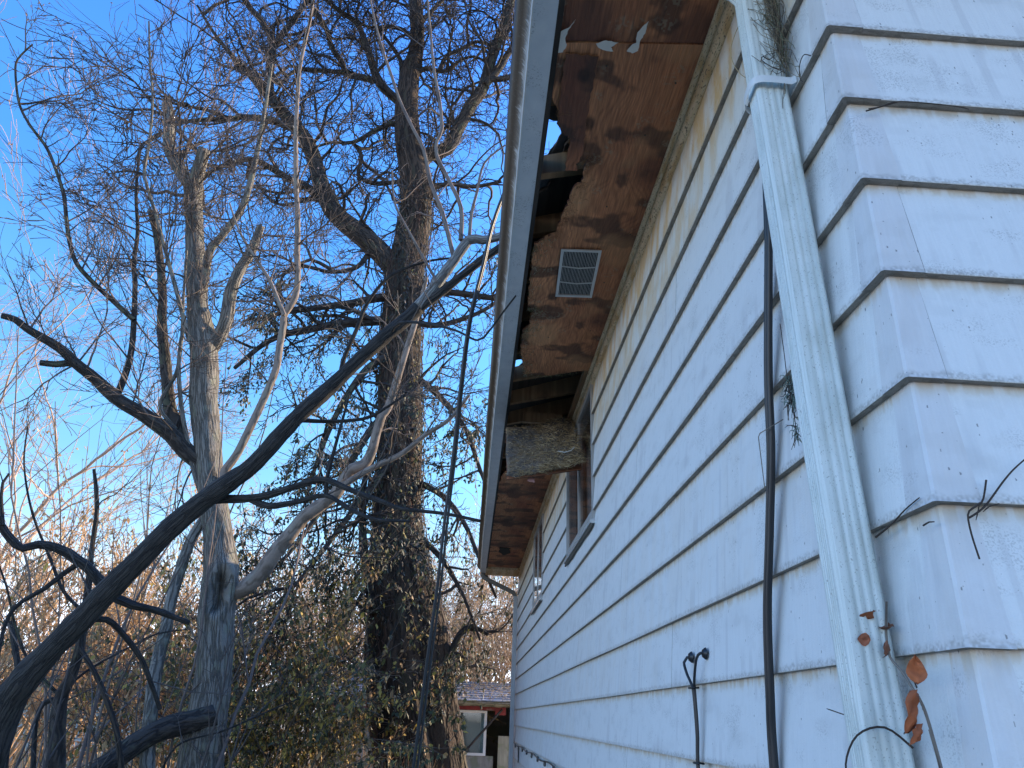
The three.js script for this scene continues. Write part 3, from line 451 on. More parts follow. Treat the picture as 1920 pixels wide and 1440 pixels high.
// ---------------------------------------------------------------- cables and small growth on the walls
const rubber = std({ color: [.016, .016, .018], roughness: .38 });
{
  const run = [[.655, 1.62, -1.262], [.655, 1.30, -1.300], [.657, 1.072, -1.352], [.658, 1.034, -1.364], [.660, .751, -1.458], [.661, .57, -1.505], [.661, .399, -1.566], [.661, .232, -1.627], [.661, .068, -1.664], [.661, -.079, -1.690], [.661, -.5, -1.71], [.661, -1.3, -1.72]];
  const t = thing('power_cable', 'thick black twin cable running down the siding beside the near downspout', 'cable');
  for (const o of [-.0075, .0075]) mesh('strand', tubeGeo(resample(run.map(([x, y, z]) => [x + .001 * Math.sin(y * 9 + o * 400), y + EYE, z + o, .0072]), .02), 12), rubber, t);
}
{
  const t = thing('cable_pair', 'two thin black cables leaving the siding through round rubber grommets', 'cable');
  const run = (pts) => tubeGeo(resample(pts.map(([x, y, z]) => [x, y + EYE, z, .0042]), .012), 8);
  mesh('strand', run([[.690, .186, -2.290], [.664, .186, -2.296], [.655, .172, -2.302], [.655, .140, -2.280], [.658, .108, -2.248], [.660, .085, -2.240], [.662, -.02, -2.242], [.660, -.09, -2.248], [.660, -.2, -2.250], [.660, -1.2, -2.25]]), rubber, t);
  mesh('strand', run([[.690, .188, -2.150], [.664, .188, -2.156], [.655, .174, -2.170], [.655, .135, -2.198], [.658, .106, -2.220], [.660, .085, -2.226], [.662, -.02, -2.231], [.660, -.09, -2.240], [.660, -.2, -2.240], [.660, -1.2, -2.24]]), rubber, t);
  for (const z of [-2.292, -2.152]) { const g = new THREE.CylinderGeometry(.011, .017, .009, 20); g.rotateZ(Math.PI / 2); g.translate(.673, EYE + .187, z); mesh('grommet', g, rubber, t); }
  for (const y of [.098, -.098]) mesh('tie', tubeGeo([[.650, y + EYE, -2.252, .003], [.652, y + EYE, -2.216, .003], [.668, y + EYE, -2.214, .003], [.668, y + EYE, -2.254, .003], [.650, y + EYE, -2.252, .003]], 5), rubber, t);
}
{
  const t = thing('string_wire', 'thin dark wire with small clips strung low along the far siding', 'wire');
  const pts = []; for (let k = 0; k <= 60; k++) { const s = k / 60; pts.push([.664, EYE - .31 - .02 * Math.sin(s * Math.PI * 5) * Math.sin(s * Math.PI * 5), lerp(-11.0, -3.2, s), .006]); }
  mesh('strand', tubeGeo(pts, 6), rubber, t);
  for (let k = 0; k < 11; k++) { const z = -10.6 + k * .66; mesh('clip', tubeGeo([[.664, EYE - .312, z, .010], [.662, EYE - .345, z + .004, .011], [.662, EYE - (k === 1 ? .50 : .355), z + .004, .007]], 6), rubber, t); }
}
{
  const pts = [[.006, 2.556, -3.2], [-.05, 2.27, -3.29], [-.108, 1.974, -3.4], [-.135, 1.62, -3.5], [-.151, 1.266, -3.6], [-.175, .93, -3.7], [-.192, .603, -3.8], [-.23, .17, -4.0], [-.264, -.252, -4.2], [-.32, -.9, -4.5], [-.36, -1.53, -4.7]];
  const t = thing('hanging_wire', 'slack black service wire hanging from above the gutter past the big trunk', 'wire');
  mesh('strand', tubeGeo(resample([[.20, 3.1, -3.0], ...pts].map(([x, y, z]) => [x, y + EYE, z, .0085]), .06), 7), std({ color: [.03, .032, .036], roughness: .5 }), t);
  mesh('strand', tubeGeo(resample([[.20, 3.1, -3.02], ...pts].map(([x, y, z], k) => [x + .004 + .0018 * k, y + EYE, z - .01, .0065]), .06), 7), std({ color: [.03, .032, .036], roughness: .5 }), t);
}
// leaf blade: pointed oval, curled along its length; built from a small grid
function leafGeo(len, wid, curl, fold, seed, color) {
  const gb = new GB(), n = 10, m = 6;
  for (let i = 0; i <= n; i++) for (let j = -m / 2; j <= m / 2; j++) { const t = i / n, w = wid * Math.sin(Math.PI * Math.pow(Math.min(1, t), .72)) * (1.15 - .4 * t) * (.92 + .16 * noise2(t * 9, j > 0 ? 1 : 5, seed)), s = j / (m / 2), a = curl * t; gb.p.push(s * w, Math.sin(a) / (curl || 1) * len, (1 - Math.cos(a)) / (curl || 1) * len + fold * Math.abs(s) * w + len * .22 * (noise2(t * 7, j * 1.1 + 9, seed + 2) - .5) - len * .05 * (j === 0 ? 1 : 0)); const k = .75 + .5 * noise2(t * 7, j * 1.3 + 20, seed + 4); gb.c.push(color[0] * k, color[1] * k, color[2] * k); }
  const w = m + 1; for (let i = 0; i < n; i++) for (let j = 0; j < m; j++) { const p = i * w + j; gb.i.push(p, p + 1, p + w, p + 1, p + w + 1, p + w); }
  return gb.build();
}
const dryLeaf = new THREE.MeshPhysicalMaterial({ vertexColors: true, roughness: .8, side: THREE.DoubleSide, transmission: .1, thickness: 0 });
const stemMat = std({ map: woodGrain([.13, .10, .075], [.28, .24, .20], 71), roughness: .95 }), darkStem = std({ color: [.045, .032, .025], roughness: .95 });
{
  const t = thing('dead_vine', 'dead vine with curled rust-brown leaves beside the foot of the near downspout', 'vine');
  const S = (pts, r0, r1, m = stemMat, nm = 'stem') => mesh(nm, tubeGeo(resample(pts.map(([x, y, z], k) => [x, y + EYE, z, lerp(r0, r1, k / (pts.length - 1))]), .01), 7), m, t);
  S([[.665, .19, -1.150], [.655, .140, -1.150], [.650, .105, -1.142], [.652, .085, -1.122], [.650, .060, -1.098], [.652, .035, -1.083], [.655, -.01, -1.078], [.655, -.08, -1.072], [.66, -.3, -1.08], [.66, -1.5, -1.1]], .0018, .0024);
  S([[.652, .060, -1.09], [.640, .078, -1.075], [.636, .095, -1.068]], .0012, .0010, darkStem); S([[.652, -.06, -1.07], [.644, -.03, -1.060], [.640, .005, -1.060]], .0016, .0010);
  S([[.650, -.02, -1.125], [.618, .006, -1.135], [.578, -.006, -1.142], [.558, -.045, -1.150], [.566, -.075, -1.150], [.60, -.10, -1.13]], .0018, .0012, darkStem);
  const L = (x, y, z, rx, ry, rz, len, wid, curl, s, c = [.30, .085, .03]) => { const m = mesh('leaf', leafGeo(len, wid, curl, .35, s, c), dryLeaf, t); m.position.set(x, y + EYE, z); m.rotation.set(rx, ry, rz); };
  L(.640, .063, -1.066, -.3, -.5, -.25, .042, .0135, .9, 3, [.44, .13, .045]); L(.640, .056, -1.078, 3.0, -.5, .12, .062, .013, .8, 5, [.38, .105, .035]); L(.638, .012, -1.074, 2.9, -.6, .40, .036, .0095, 1.2, 7, [.36, .10, .035]);
  L(.640, .175, -1.145, -2.6, -.5, .3, .040, .013, 1.9, 9, [.26, .08, .03]); L(.628, .130, -1.150, .3, -.6, 1.5, .024, .010, 1.3, 11, [.36, .12, .06]); L(.645, .128, -1.138, 2.6, -.4, -.4, .030, .010, 1.9, 13, [.24, .09, .045]); L(.655, -.080, -1.07, .6, -.7, .9, .04, .013, 1.1, 15, [.32, .09, .03]); L(.650, .150, -1.140, -2.0, .2, -.6, .032, .012, 1.8, 17, [.16, .06, .03]);
}
{ // grey lichen clump and a bent straw behind the cable
  const t = thing('lichen_tuft', 'small grey-green lichen tuft dangling between black cable and downspout', 'lichen'), gb = new GB(), r = mulberry(12);
  const walk = (x, y, z, L, w, n) => { const p = [[x, y, z, w]]; let a = r() * 6.28, d = [Math.cos(a) * .4, -.7 + r() * .6, Math.sin(a) * .8]; for (let k = 0; k < n; k++) { d = d.map((q) => q + (r() - .5) * 1.3); const l = Math.hypot(...d) || 1; x = Math.min(.672, x + d[0] / l * L * .5); y += d[1] / l * L; z += d[2] / l * L; p.push([x, y, z, w * (1 - .5 * k / n)]); } tube(gb, p, 4, { uvs: false, cap: false, color: r() < .6 ? [.17, .23, .20] : [.07, .06, .05] }); };
  for (let k = 0; k < 120; k++) walk(.655 + r() * .015, EYE + .665 + (r() - .5) * .07, -1.36 + (r() - .5) * .035, .006, .0011, 7);
  for (let k = 0; k < 26; k++) walk(.655, EYE + .600 - r() * .05, -1.352 + (r() - .5) * .02, .006, .0010, 6);
  mesh('tuft', gb.build(), std({ vertexColors: true, roughness: 1 }), t);
  mesh('thread', tubeGeo(resample([[.660, .83, -1.365, .0008], [.658, .75, -1.362, .0008], [.656, .69, -1.36, .0009], [.655, .60, -1.352, .0012], [.652, .54, -1.345, .0008]].map(([x, y, z, r2]) => [x, y + EYE, z, r2]), .01), 4), darkStem, t);
  const s = tag(mesh(numbered('dry_straw'), tubeGeo([[.664, EYE + .62, -1.425, .0012], [.640, EYE + .615, -1.500, .0012], [.638, EYE + .608, -1.507, .0012], [.648, EYE + .49, -1.530, .0010]], 5), stemMat, scene), 'bent dry straw poking out left of the black cable', 'straw');
}
{ // nest fibres behind the top of the downspout
  const t = thing('nest_fibres', 'tangle of dry roots and fibres wedged behind the downspout above its strap', 'nest'), gb = new GB(), r = mulberry(31);
  for (let k = 0; k < 170; k++) { let x = .655 + r() * .012, y = EYE + 1.38 + r() * .30, z = -1.150 - r() * .012; const p = [[x, y, z, .0009]]; let a = r() * 6.28, d = [-.1, Math.sin(a), Math.cos(a) * .6]; for (let q = 0; q < 9; q++) { d = d.map((v) => v + (r() - .5) * .7); const l = Math.hypot(...d); x = clamp(x + d[0] / l * .010, .585, .672); y += d[1] / l * .014; z = clamp(z + d[2] / l * .010, -1.162, -1.118); p.push([x, y, z, .0008]); } tube(gb, p, 3, { uvs: false, cap: false, color: r() < .5 ? [.25, .20, .13] : r() < .6 ? [.09, .07, .055] : [.12, .13, .08] }); }
  mesh('fibres', gb.build(), std({ vertexColors: true, roughness: 1 }), t);
  mesh('long_root', tubeGeo(resample([[.61, 1.66, -1.23, .0012], [.585, 1.58, -1.262, .0011], [.60, 1.50, -1.262, .0010], [.64, 1.45, -1.245, .0009], [.665, 1.44, -1.235, .0009]].map(([x, y, z, q]) => [x, y + EYE, z, q]), .01), 5), std({ color: [.40, .30, .16], roughness: .9 }), t);
  mesh('hooked_root', tubeGeo(resample([[.640, 1.440, -1.155, .0012], [.622, 1.420, -1.152, .0013], [.610, 1.428, -1.150, .0014], [.604, 1.415, -1.150, .0012], [.625, 1.395, -1.150, .0011], [.65, 1.39, -1.152, .001]].map(([x, y, z, q]) => [x, y + EYE, z, q]), .006), 5), darkStem, t);
}
const twigThing = (label, runs) => { const t = thing('dead_twig', label, 'twig'); for (const [pts, r0, r1] of runs) mesh('stem', tubeGeo(resample(pts.map(([x, y, z], k) => [x, y + EYE, z, lerp(r0, r1, k / (pts.length - 1))]), .008), 6), darkStem, t); };
twigThing('forked dead rootlet clinging to the gable siding near the right edge', [[[[.758, .347, -.984], [.750, .325, -.985], [.742, .312, -.984], [.726, .302, -.985], [.717, .292, -.985], [.716, .265, -.986], [.719, .228, -.986]], .0016, .0014], [[[.830, .386, -.980], [.805, .366, -.983], [.783, .345, -.984], [.752, .312, -.985], [.735, .298, -.985], [.718, .288, -.985]], .0012, .0018], [[[.74, .312, -.986], [.735, .302, -.984], [.728, .285, -.986]], .0008, .0005], [[[.77, .312, -.986], [.752, .306, -.984], [.742, .298, -.986]], .0008, .0005]]);
twigThing('thin dark twig lying along the second lap joint of the gable wall', [[[[.714, 1.098, -.9905], [.742, 1.109, -.989], [.78, 1.126, -.988], [.84, 1.128, -.988], [.90, 1.125, -.988], [.925, 1.121, -.989]], .0016, .0008], [[[.720, 1.104, -.990], [.75, 1.112, -.989], [.785, 1.127, -.988]], .0008, .0006]]);
twigThing('small twig caught under the lap joint right of the downspout', [[[[.670, .296, -1.155], [.669, .305, -1.10], [.671, .318, -1.06], [.672, .326, -1.02]], .0018, .0008], [[[.672, .284, -1.025], [.671, .285, -1.008], [.672, .283, -.998]], .0014, .0010]]);
twigThing('curly rootlet on the siding above the downspout strap', [[[[.672, 1.335, -1.065], [.670, 1.362, -1.085], [.671, 1.366, -1.105], [.670, 1.35, -1.115], [.671, 1.325, -1.120], [.671, 1.31, -1.112]], .0012, .0008]]);
twigThing('short grass stalk sticking out left of the downspout foot', [[[[.655, .02, -1.30], [.640, .034, -1.36]], .0008, .0005]]);

// ---------------------------------------------------------------- bark
function barkTex(seed, dark, light, lichen, cells) {
  const map = colourTex(512, 512, (u, v) => { const wu = u + .06 * (fbm(u * 4, v * 4, seed, 3, 4, 4) - .5), f = Math.abs(2 * fbm(wu * cells, v * 3.0, seed + 2, 3, cells, 3) - 1), rid = smooth(.02, .26, f), g = noise2(u * 90, v * 60, seed + 4, 90, 60), l = smooth(.56, .72, fbm(u * 5, v * 4, seed + 6, 4, 5, 4)); let c = mix3(dark, light, clamp(rid * .75 + g * .3 - .05)); c = mix3(c, lichen, l * .55 * rid); return c; });
  const bump = greyTex(512, 512, (u, v) => { const wu = u + .06 * (fbm(u * 4, v * 4, seed, 3, 4, 4) - .5), f = Math.abs(2 * fbm(wu * cells, v * 3.0, seed + 2, 3, cells, 3) - 1); return clamp(smooth(.0, .3, f) * .8 + .2 * noise2(u * 70, v * 50, seed + 4, 70, 50)); });
  return [map, bump];
}
function barkMat(seed, dark, light, lichen, cells, scale, depth) { const [m, b] = barkTex(seed, dark, light, lichen, cells); m.repeat.set(scale, scale); b.repeat.set(scale, scale); return std({ map: m, bumpMap: b, bumpScale: depth, roughness: .95 }); }
const barkA = barkMat(11, [.016, .014, .013], [.062, .055, .049], [.075, .078, .06], 26, 2.2, .010);
const barkPale = barkMat(12, [.11, .105, .10], [.25, .245, .24], [.34, .35, .31], 22, 2.6, .005);
const barkB = barkMat(13, [.085, .075, .062], [.25, .225, .19], [.19, .20, .13], 20, 1.5, .018);
const barkSmooth = barkMat(14, [.15, .115, .09], [.29, .23, .19], [.26, .25, .20], 9, 1.6, .004);
const barkShoot = barkMat(17, [.10, .08, .072], [.21, .17, .15], [.20, .19, .16], 9, 1.6, .003);
const barkC = barkMat(15, [.022, .015, .011], [.095, .064, .044], [.06, .058, .034], 10, .9, .035);
const barkDark = barkMat(16, [.020, .016, .014], [.072, .058, .048], [.13, .14, .08], 14, 1.6, .012);

// ---------------------------------------------------------------- trees
// twig growth: gnarled, branching three-sided stems collected into one mesh per tree
let segs = 0;
const blocked = (x, y, z) => x > -.02 && z > -11.9 && z < 0 && y < EYE + 4.2;
function grow(gb, p, d, len, r, lvl, o, tips) {
  const n = Math.max(3, Math.round(len / o.seg[lvl])), st = len / n, pts = [[p[0], p[1], p[2], r]]; let x = p[0], y = p[1], z = p[2], dx = d[0], dy = d[1], dz = d[2];
  const dirs = [];
  for (let k = 1; k <= n; k++) {
    const g = o.gnarl * (rnd() < .25 ? 2 : 1); dx += (rnd() - .5) * g; dy += (rnd() - .5) * g + o.up; dz += (rnd() - .5) * g; const l = Math.hypot(dx, dy, dz); dx /= l; dy /= l; dz /= l;
    x += dx * st; y += dy * st; z += dz * st; if (!o.free && (blocked(x, y, z) || y < .05)) break;
    pts.push([x, y, z, Math.max(o.rmin, r * (1 - .75 * k / n))]); dirs.push([dx, dy, dz]);
  }
  if (pts.length < 2) return; segs += pts.length;
  const cf = .75 + .5 * rnd(), col = o.color.map((c) => c * cf);
  tube(gb, pts, lvl === 0 && r > .012 ? 5 : 3, { uvs: false, cap: false, color: col });
  if (tips) tips.push([pts[pts.length - 1], dirs[dirs.length - 1], lvl, pts]);
  if (lvl < o.levels - 1) {
    const kids = Math.round(o.kids[lvl] * (.6 + .8 * rnd()) * Math.min(1, (pts.length - 1) / n));
    for (let q = 0; q < kids; q++) {
      const t = .2 + .8 * rnd(), k = Math.min(dirs.length - 1, Math.floor(t * dirs.length)), a = pts[k + 1], dd = dirs[k]; const an = o.angle * (.6 + .7 * rnd());
      let ux = rnd() - .5, uy = rnd() - .5, uz = rnd() - .5; const dt = ux * dd[0] + uy * dd[1] + uz * dd[2]; ux -= dt * dd[0]; uy -= dt * dd[1]; uz -= dt * dd[2]; const l = Math.hypot(ux, uy, uz) || 1, c = Math.cos(an), s = Math.sin(an) / l;
      grow(gb, a, [dd[0] * c + ux * s, dd[1] * c + uy * s, dd[2] * c + uz * s], len * o.shrink * (.55 + .8 * rnd()), Math.max(o.rmin, a[3] * .7), lvl + 1, o, tips);
    }
  }
}
function sproutAlong(gb, limb, perM, o, t0, t1, len, tips, rmax = .02) {
  const P = resample(limb, .15); let n = 0;
  for (let k = Math.floor(P.length * t0); k < Math.min(P.length - 1, P.length * t1); k++) {
    const a = P[k], b = P[k + 1], L = Math.hypot(b[0] - a[0], b[1] - a[1], b[2] - a[2]); n += L * perM;
    while (n > 0) { if (rnd() > n) { n = 0; break; } n -= 1;
      const dd = [(b[0] - a[0]) / L, (b[1] - a[1]) / L, (b[2] - a[2]) / L]; let ux = rnd() - .5, uy = rnd() - .5 + o.rise, uz = rnd() - .5; const dt = ux * dd[0] + uy * dd[1] + uz * dd[2]; ux -= dt * dd[0]; uy -= dt * dd[1]; uz -= dt * dd[2]; const l = Math.hypot(ux, uy, uz) || 1, an = .7 + .6 * rnd(), c = Math.cos(an), s = Math.sin(an) / l;
      grow(gb, a, [dd[0] * c + ux * s, dd[1] * c + uy * s, dd[2] * c + uz * s], len * (.5 + 1.0 * rnd()), clamp(a[3] * .5, .005, rmax), 0, o, tips); }
  }
}
// ready-grown sprays of twigs, set along the limbs of a crown
function sprays(o, variants) { const out = []; for (let k = 0; k < variants; k++) { const gb = new GB(); grow(gb, [0, 0, 0], [0, 1, 0], 1, o.r0, 0, { ...o, free: true, color: [1, 1, 1] }, null); const g = gb.build(); g.deleteAttribute('color'); out.push(g); } return out; }
function sprayAlong(list, limb, perM, t0, t1, s0, s1, rise) {
  const P = resample(limb, .12); let n = 0;
  for (let k = Math.floor(P.length * t0); k < Math.min(P.length - 1, P.length * t1); k++) {
    const a = P[k], b = P[k + 1], L = Math.hypot(b[0] - a[0], b[1] - a[1], b[2] - a[2]); n += L * perM;
    while (n > rnd()) { n -= 1; const d = V(b[0] - a[0], b[1] - a[1], b[2] - a[2]).normalize(), u = V(rnd() - .5, rnd() - .5 + rise, rnd() - .5); u.addScaledVector(d, -u.dot(d)).normalize(); const an = .55 + .75 * rnd(), dir = d.multiplyScalar(Math.cos(an)).addScaledVector(u, Math.sin(an)), s = rr(s0, s1); if (blocked(a[0] + dir.x * s * .9, a[1] + dir.y * s * .9, a[2] + dir.z * s * .9) || blocked(a[0] + dir.x * s * .5 + .25 * s, a[1] + dir.y * s * .5, a[2] + dir.z * s * .5)) continue; list.push([V(a[0], a[1], a[2]), dir, s]); }
  }
}
function placeSprays(geos, list, parent, colors, name = 'twigs') {
  const mats = std({ color: [1, 1, 1], roughness: .9 }), by = geos.map(() => []); list.forEach((q) => by[Math.floor(rnd() * geos.length)].push(q));
  by.forEach((l, k) => { if (!l.length) return; const im = new THREE.InstancedMesh(geos[k], mats, l.length), m = new THREE.Matrix4(), q = new THREE.Quaternion(), q2 = new THREE.Quaternion(), col = new THREE.Color(); l.forEach(([p, d, s], i) => { q.setFromUnitVectors(V(0, 1, 0), d); q2.setFromAxisAngle(V(0, 1, 0), rnd() * 6.283); m.compose(p, q.multiply(q2), V(s, s, s)); im.setMatrixAt(i, m); const c = colors[Math.floor(rnd() * colors.length)], f = rr(.7, 1.35); im.setColorAt(i, col.setRGB(c[0] * f, c[1] * f, c[2] * f)); }); im.name = name; im.castShadow = im.receiveShadow = true; im.userData.kind = 'stuff'; parent.add(im); });
}
const twigMat = std({ vertexColors: true, roughness: .9 });
// two-triangle leaf, folded along its rib
function leaf(gb, x, y, z, dx, dy, dz, L, w, c) {
  let sx = dy * .3 - dz, sy = (rnd() - .5) * .9, sz = dx - dy * .3; const l = Math.hypot(sx, sy, sz) || 1; sx = sx / l * w; sy = sy / l * w; sz = sz / l * w; const mx = x + dx * L * .45, my = y + dy * L * .45 + .12 * L * (rnd() - .5), mz = z + dz * L * .45, b = gb.count;
  const nx = dy * sz - dz * sy, ny = dz * sx - dx * sz, nz = dx * sy - dy * sx, f = (rnd() - .3) * .9;
  gb.p.push(x, y, z, mx + sx + nx * f, my + sy + ny * f, mz + sz + nz * f, x + dx * L, y + dy * L, z + dz * L, mx - sx + nx * f, my - sy + ny * f, mz - sz + nz * f);
  for (let k = 0; k < 4; k++) gb.c.push(c[0], c[1], c[2]); gb.i.push(b, b + 1, b + 2, b, b + 2, b + 3);
}
const leafMat = new THREE.MeshPhysicalMaterial({ vertexColors: true, roughness: .75, transmission: .4, thickness: 0, side: THREE.DoubleSide });
const rumple = (amp, freq, seed) => (a, s, x, y, z) => 1 + amp * (noise3(x * freq, y * freq * .5, z * freq, seed) - .5) * 2 + amp * .5 * (noise3(x * freq * 3, y * freq, z * freq * 3, seed + 7) - .5) * 2;

const LIMBS_A = [
  [[-2.954,0.655,-5.2,0.104],[-2.934,0.993,-5.111,0.103],[-2.901,1.254,-5.044,0.101],[-2.856,1.477,-4.986,0.099],[-2.743,1.676,-4.929,0.089],[-2.606,1.848,-4.876,0.077],[-2.463,2.007,-4.825,0.074],[-2.323,2.185,-4.771,0.071],[-2.148,2.381,-4.71,0.068],[-1.971,2.581,-4.649,0.065],[-1.786,2.751,-4.593,0.064],[-1.626,2.871,-4.549,0.061],[-1.468,3.009,-4.503,0.057],[-1.254,3.274,-4.429,0.055],[-1.03,3.508,-4.36,0.05],[-0.769,3.785,-4.281,0.047],[-0.568,3.974,-4.224,0.047],[-0.484,4.062,-4.2,0.049]],
  [[-0.484,4.062,-4.2,0.046],[-0.367,4.229,-4.131,0.041],[-0.267,4.371,-4.073,0.037],[-0.165,4.515,-4.015,0.033],[-0.073,4.5,-3.985,0.031],[0.024,4.506,-3.953,0.029],[0.176,4.544,-3.9,0.025]],
  [[-0.483,4.05,-4.2,0.033],[-0.256,4.213,-4.096,0.029],[-0.083,4.344,-4.015,0.027],[0.039,4.42,-3.961,0.025],[0.177,4.5,-3.9,0.023]],
  [[-1.828,2.779,-4.7,0.03],[-1.685,2.787,-4.651,0.028],[-1.527,2.783,-4.598,0.026],[-1.371,2.796,-4.543,0.025],[-1.154,2.85,-4.459,0.022],[-0.995,2.878,-4.399,0.02],[-0.791,2.793,-4.323,0.017],[-0.567,2.702,-4.237,0.015],[-0.453,2.659,-4.192,0.013],[-0.199,2.615,-4.089,0.01],[0.012,2.559,-4,0.008]],
  [[-1.486,2.782,-4.6,0.023],[-1.341,2.727,-4.541,0.021],[-1.135,2.743,-4.45,0.018],[-0.956,2.767,-4.369,0.015],[-0.786,2.668,-4.288,0.013],[-0.605,2.589,-4.202,0.011],[-0.393,2.564,-4.1,0.008]],
  [[-0.963,2.776,-4.4,0.015],[-0.967,2.895,-4.381,0.014],[-0.941,3.083,-4.352,0.011],[-0.913,3.259,-4.326,0.009],[-0.887,3.431,-4.3,0.007]],
  [[-2.436,2.222,-5,0.037],[-2.458,2.25,-4.986,0.037],[-2.553,2.35,-4.929,0.034],[-2.629,2.399,-4.892,0.033],[-2.68,2.43,-4.866,0.032],[-2.75,2.458,-4.833,0.03],[-2.842,2.465,-4.788,0.028],[-2.909,2.429,-4.748,0.026],[-2.98,2.479,-4.709,0.025],[-3.045,2.561,-4.664,0.023],[-3.132,2.685,-4.6,0.02]],
  [[-3.016,2.549,-4.65,0.014],[-3.071,2.73,-4.623,0.01],[-3.081,2.815,-4.61,0.008],[-3.054,2.874,-4.6,0.007]],
  [[-2.392,2.189,-5,0.03],[-2.253,2.141,-5.028,0.026],[-2.159,2.127,-5.047,0.024],[-2.067,2.106,-5.065,0.021],[-1.891,2.052,-5.1,0.016]],
  [[-1.302,3.301,-4.55,0.018],[-1.247,3.326,-4.539,0.017],[-1.082,3.316,-4.51,0.015],[-0.877,3.321,-4.473,0.012],[-0.739,3.353,-4.447,0.011],[-0.535,3.497,-4.4,0.007]],
  [[-0.982,3.63,-4.4,0.018],[-0.978,3.728,-4.385,0.017],[-0.933,3.88,-4.36,0.016],[-0.903,3.979,-4.344,0.015],[-0.866,4.123,-4.322,0.014],[-0.767,4.304,-4.291,0.013],[-0.633,4.409,-4.265,0.011],[-0.425,4.479,-4.231,0.009],[-0.224,4.495,-4.2,0.008]],
  [[-0.645,3.872,-4.2,0.011],[-0.583,3.875,-4.091,0.01],[-0.394,3.744,-3.85,0.009],[-0.191,3.542,-3.555,0.007],[-0.056,3.356,-3.318,0.006],[0.001,3.336,-3.182,0.005],[0.056,3.32,-2.984,0.005],[0.115,3.287,-2.75,0.004]],
  [[-0.223,4.499,-4,0.016],[-0.239,4.757,-3.975,0.015],[-0.349,4.992,-3.949,0.014],[-0.437,5.168,-3.931,0.014],[-0.447,5.297,-3.919,0.013],[-0.419,5.393,-3.91,0.013],[-0.449,5.631,-3.889,0.012],[-0.515,5.93,-3.864,0.011],[-0.565,6.26,-3.837,0.009],[-0.637,6.747,-3.8,0.007]],
  [[-0.268,4.399,-4.05,0.016],[-0.364,4.725,-4.012,0.015],[-0.464,4.959,-3.984,0.014],[-0.539,5.236,-3.953,0.013],[-0.641,5.434,-3.93,0.012],[-0.746,5.648,-3.906,0.011],[-0.835,5.885,-3.881,0.011],[-0.922,6.115,-3.858,0.01],[-1.025,6.444,-3.827,0.008],[-1.1,6.757,-3.8,0.007]],
  [[-0.165,4.504,-4,0.013],[-0.162,4.712,-3.975,0.011],[-0.135,4.88,-3.955,0.01],[-0.095,5.124,-3.926,0.008],[0.046,5.282,-3.9,0.006]],
  [[-0.364,4.208,-4.1,0.011],[-0.575,4.559,-4.055,0.009],[-0.708,4.803,-4.026,0.007],[-0.752,5.066,-4,0.006]],
  [[-2.611,2.388,-4.92,0.019],[-2.697,2.301,-4.901,0.018],[-2.772,2.202,-4.88,0.016],[-2.871,2.118,-4.859,0.014],[-2.915,2.026,-4.841,0.013],[-2.908,1.91,-4.824,0.012],[-2.872,1.755,-4.8,0.01]],
  [[-2.552,2.021,-5,0.021],[-2.425,2.049,-5.08,0.02],[-2.307,1.947,-5.16,0.019],[-2.21,1.829,-5.236,0.017],[-2.146,1.695,-5.308,0.016],[-2.072,1.522,-5.4,0.014]],
];
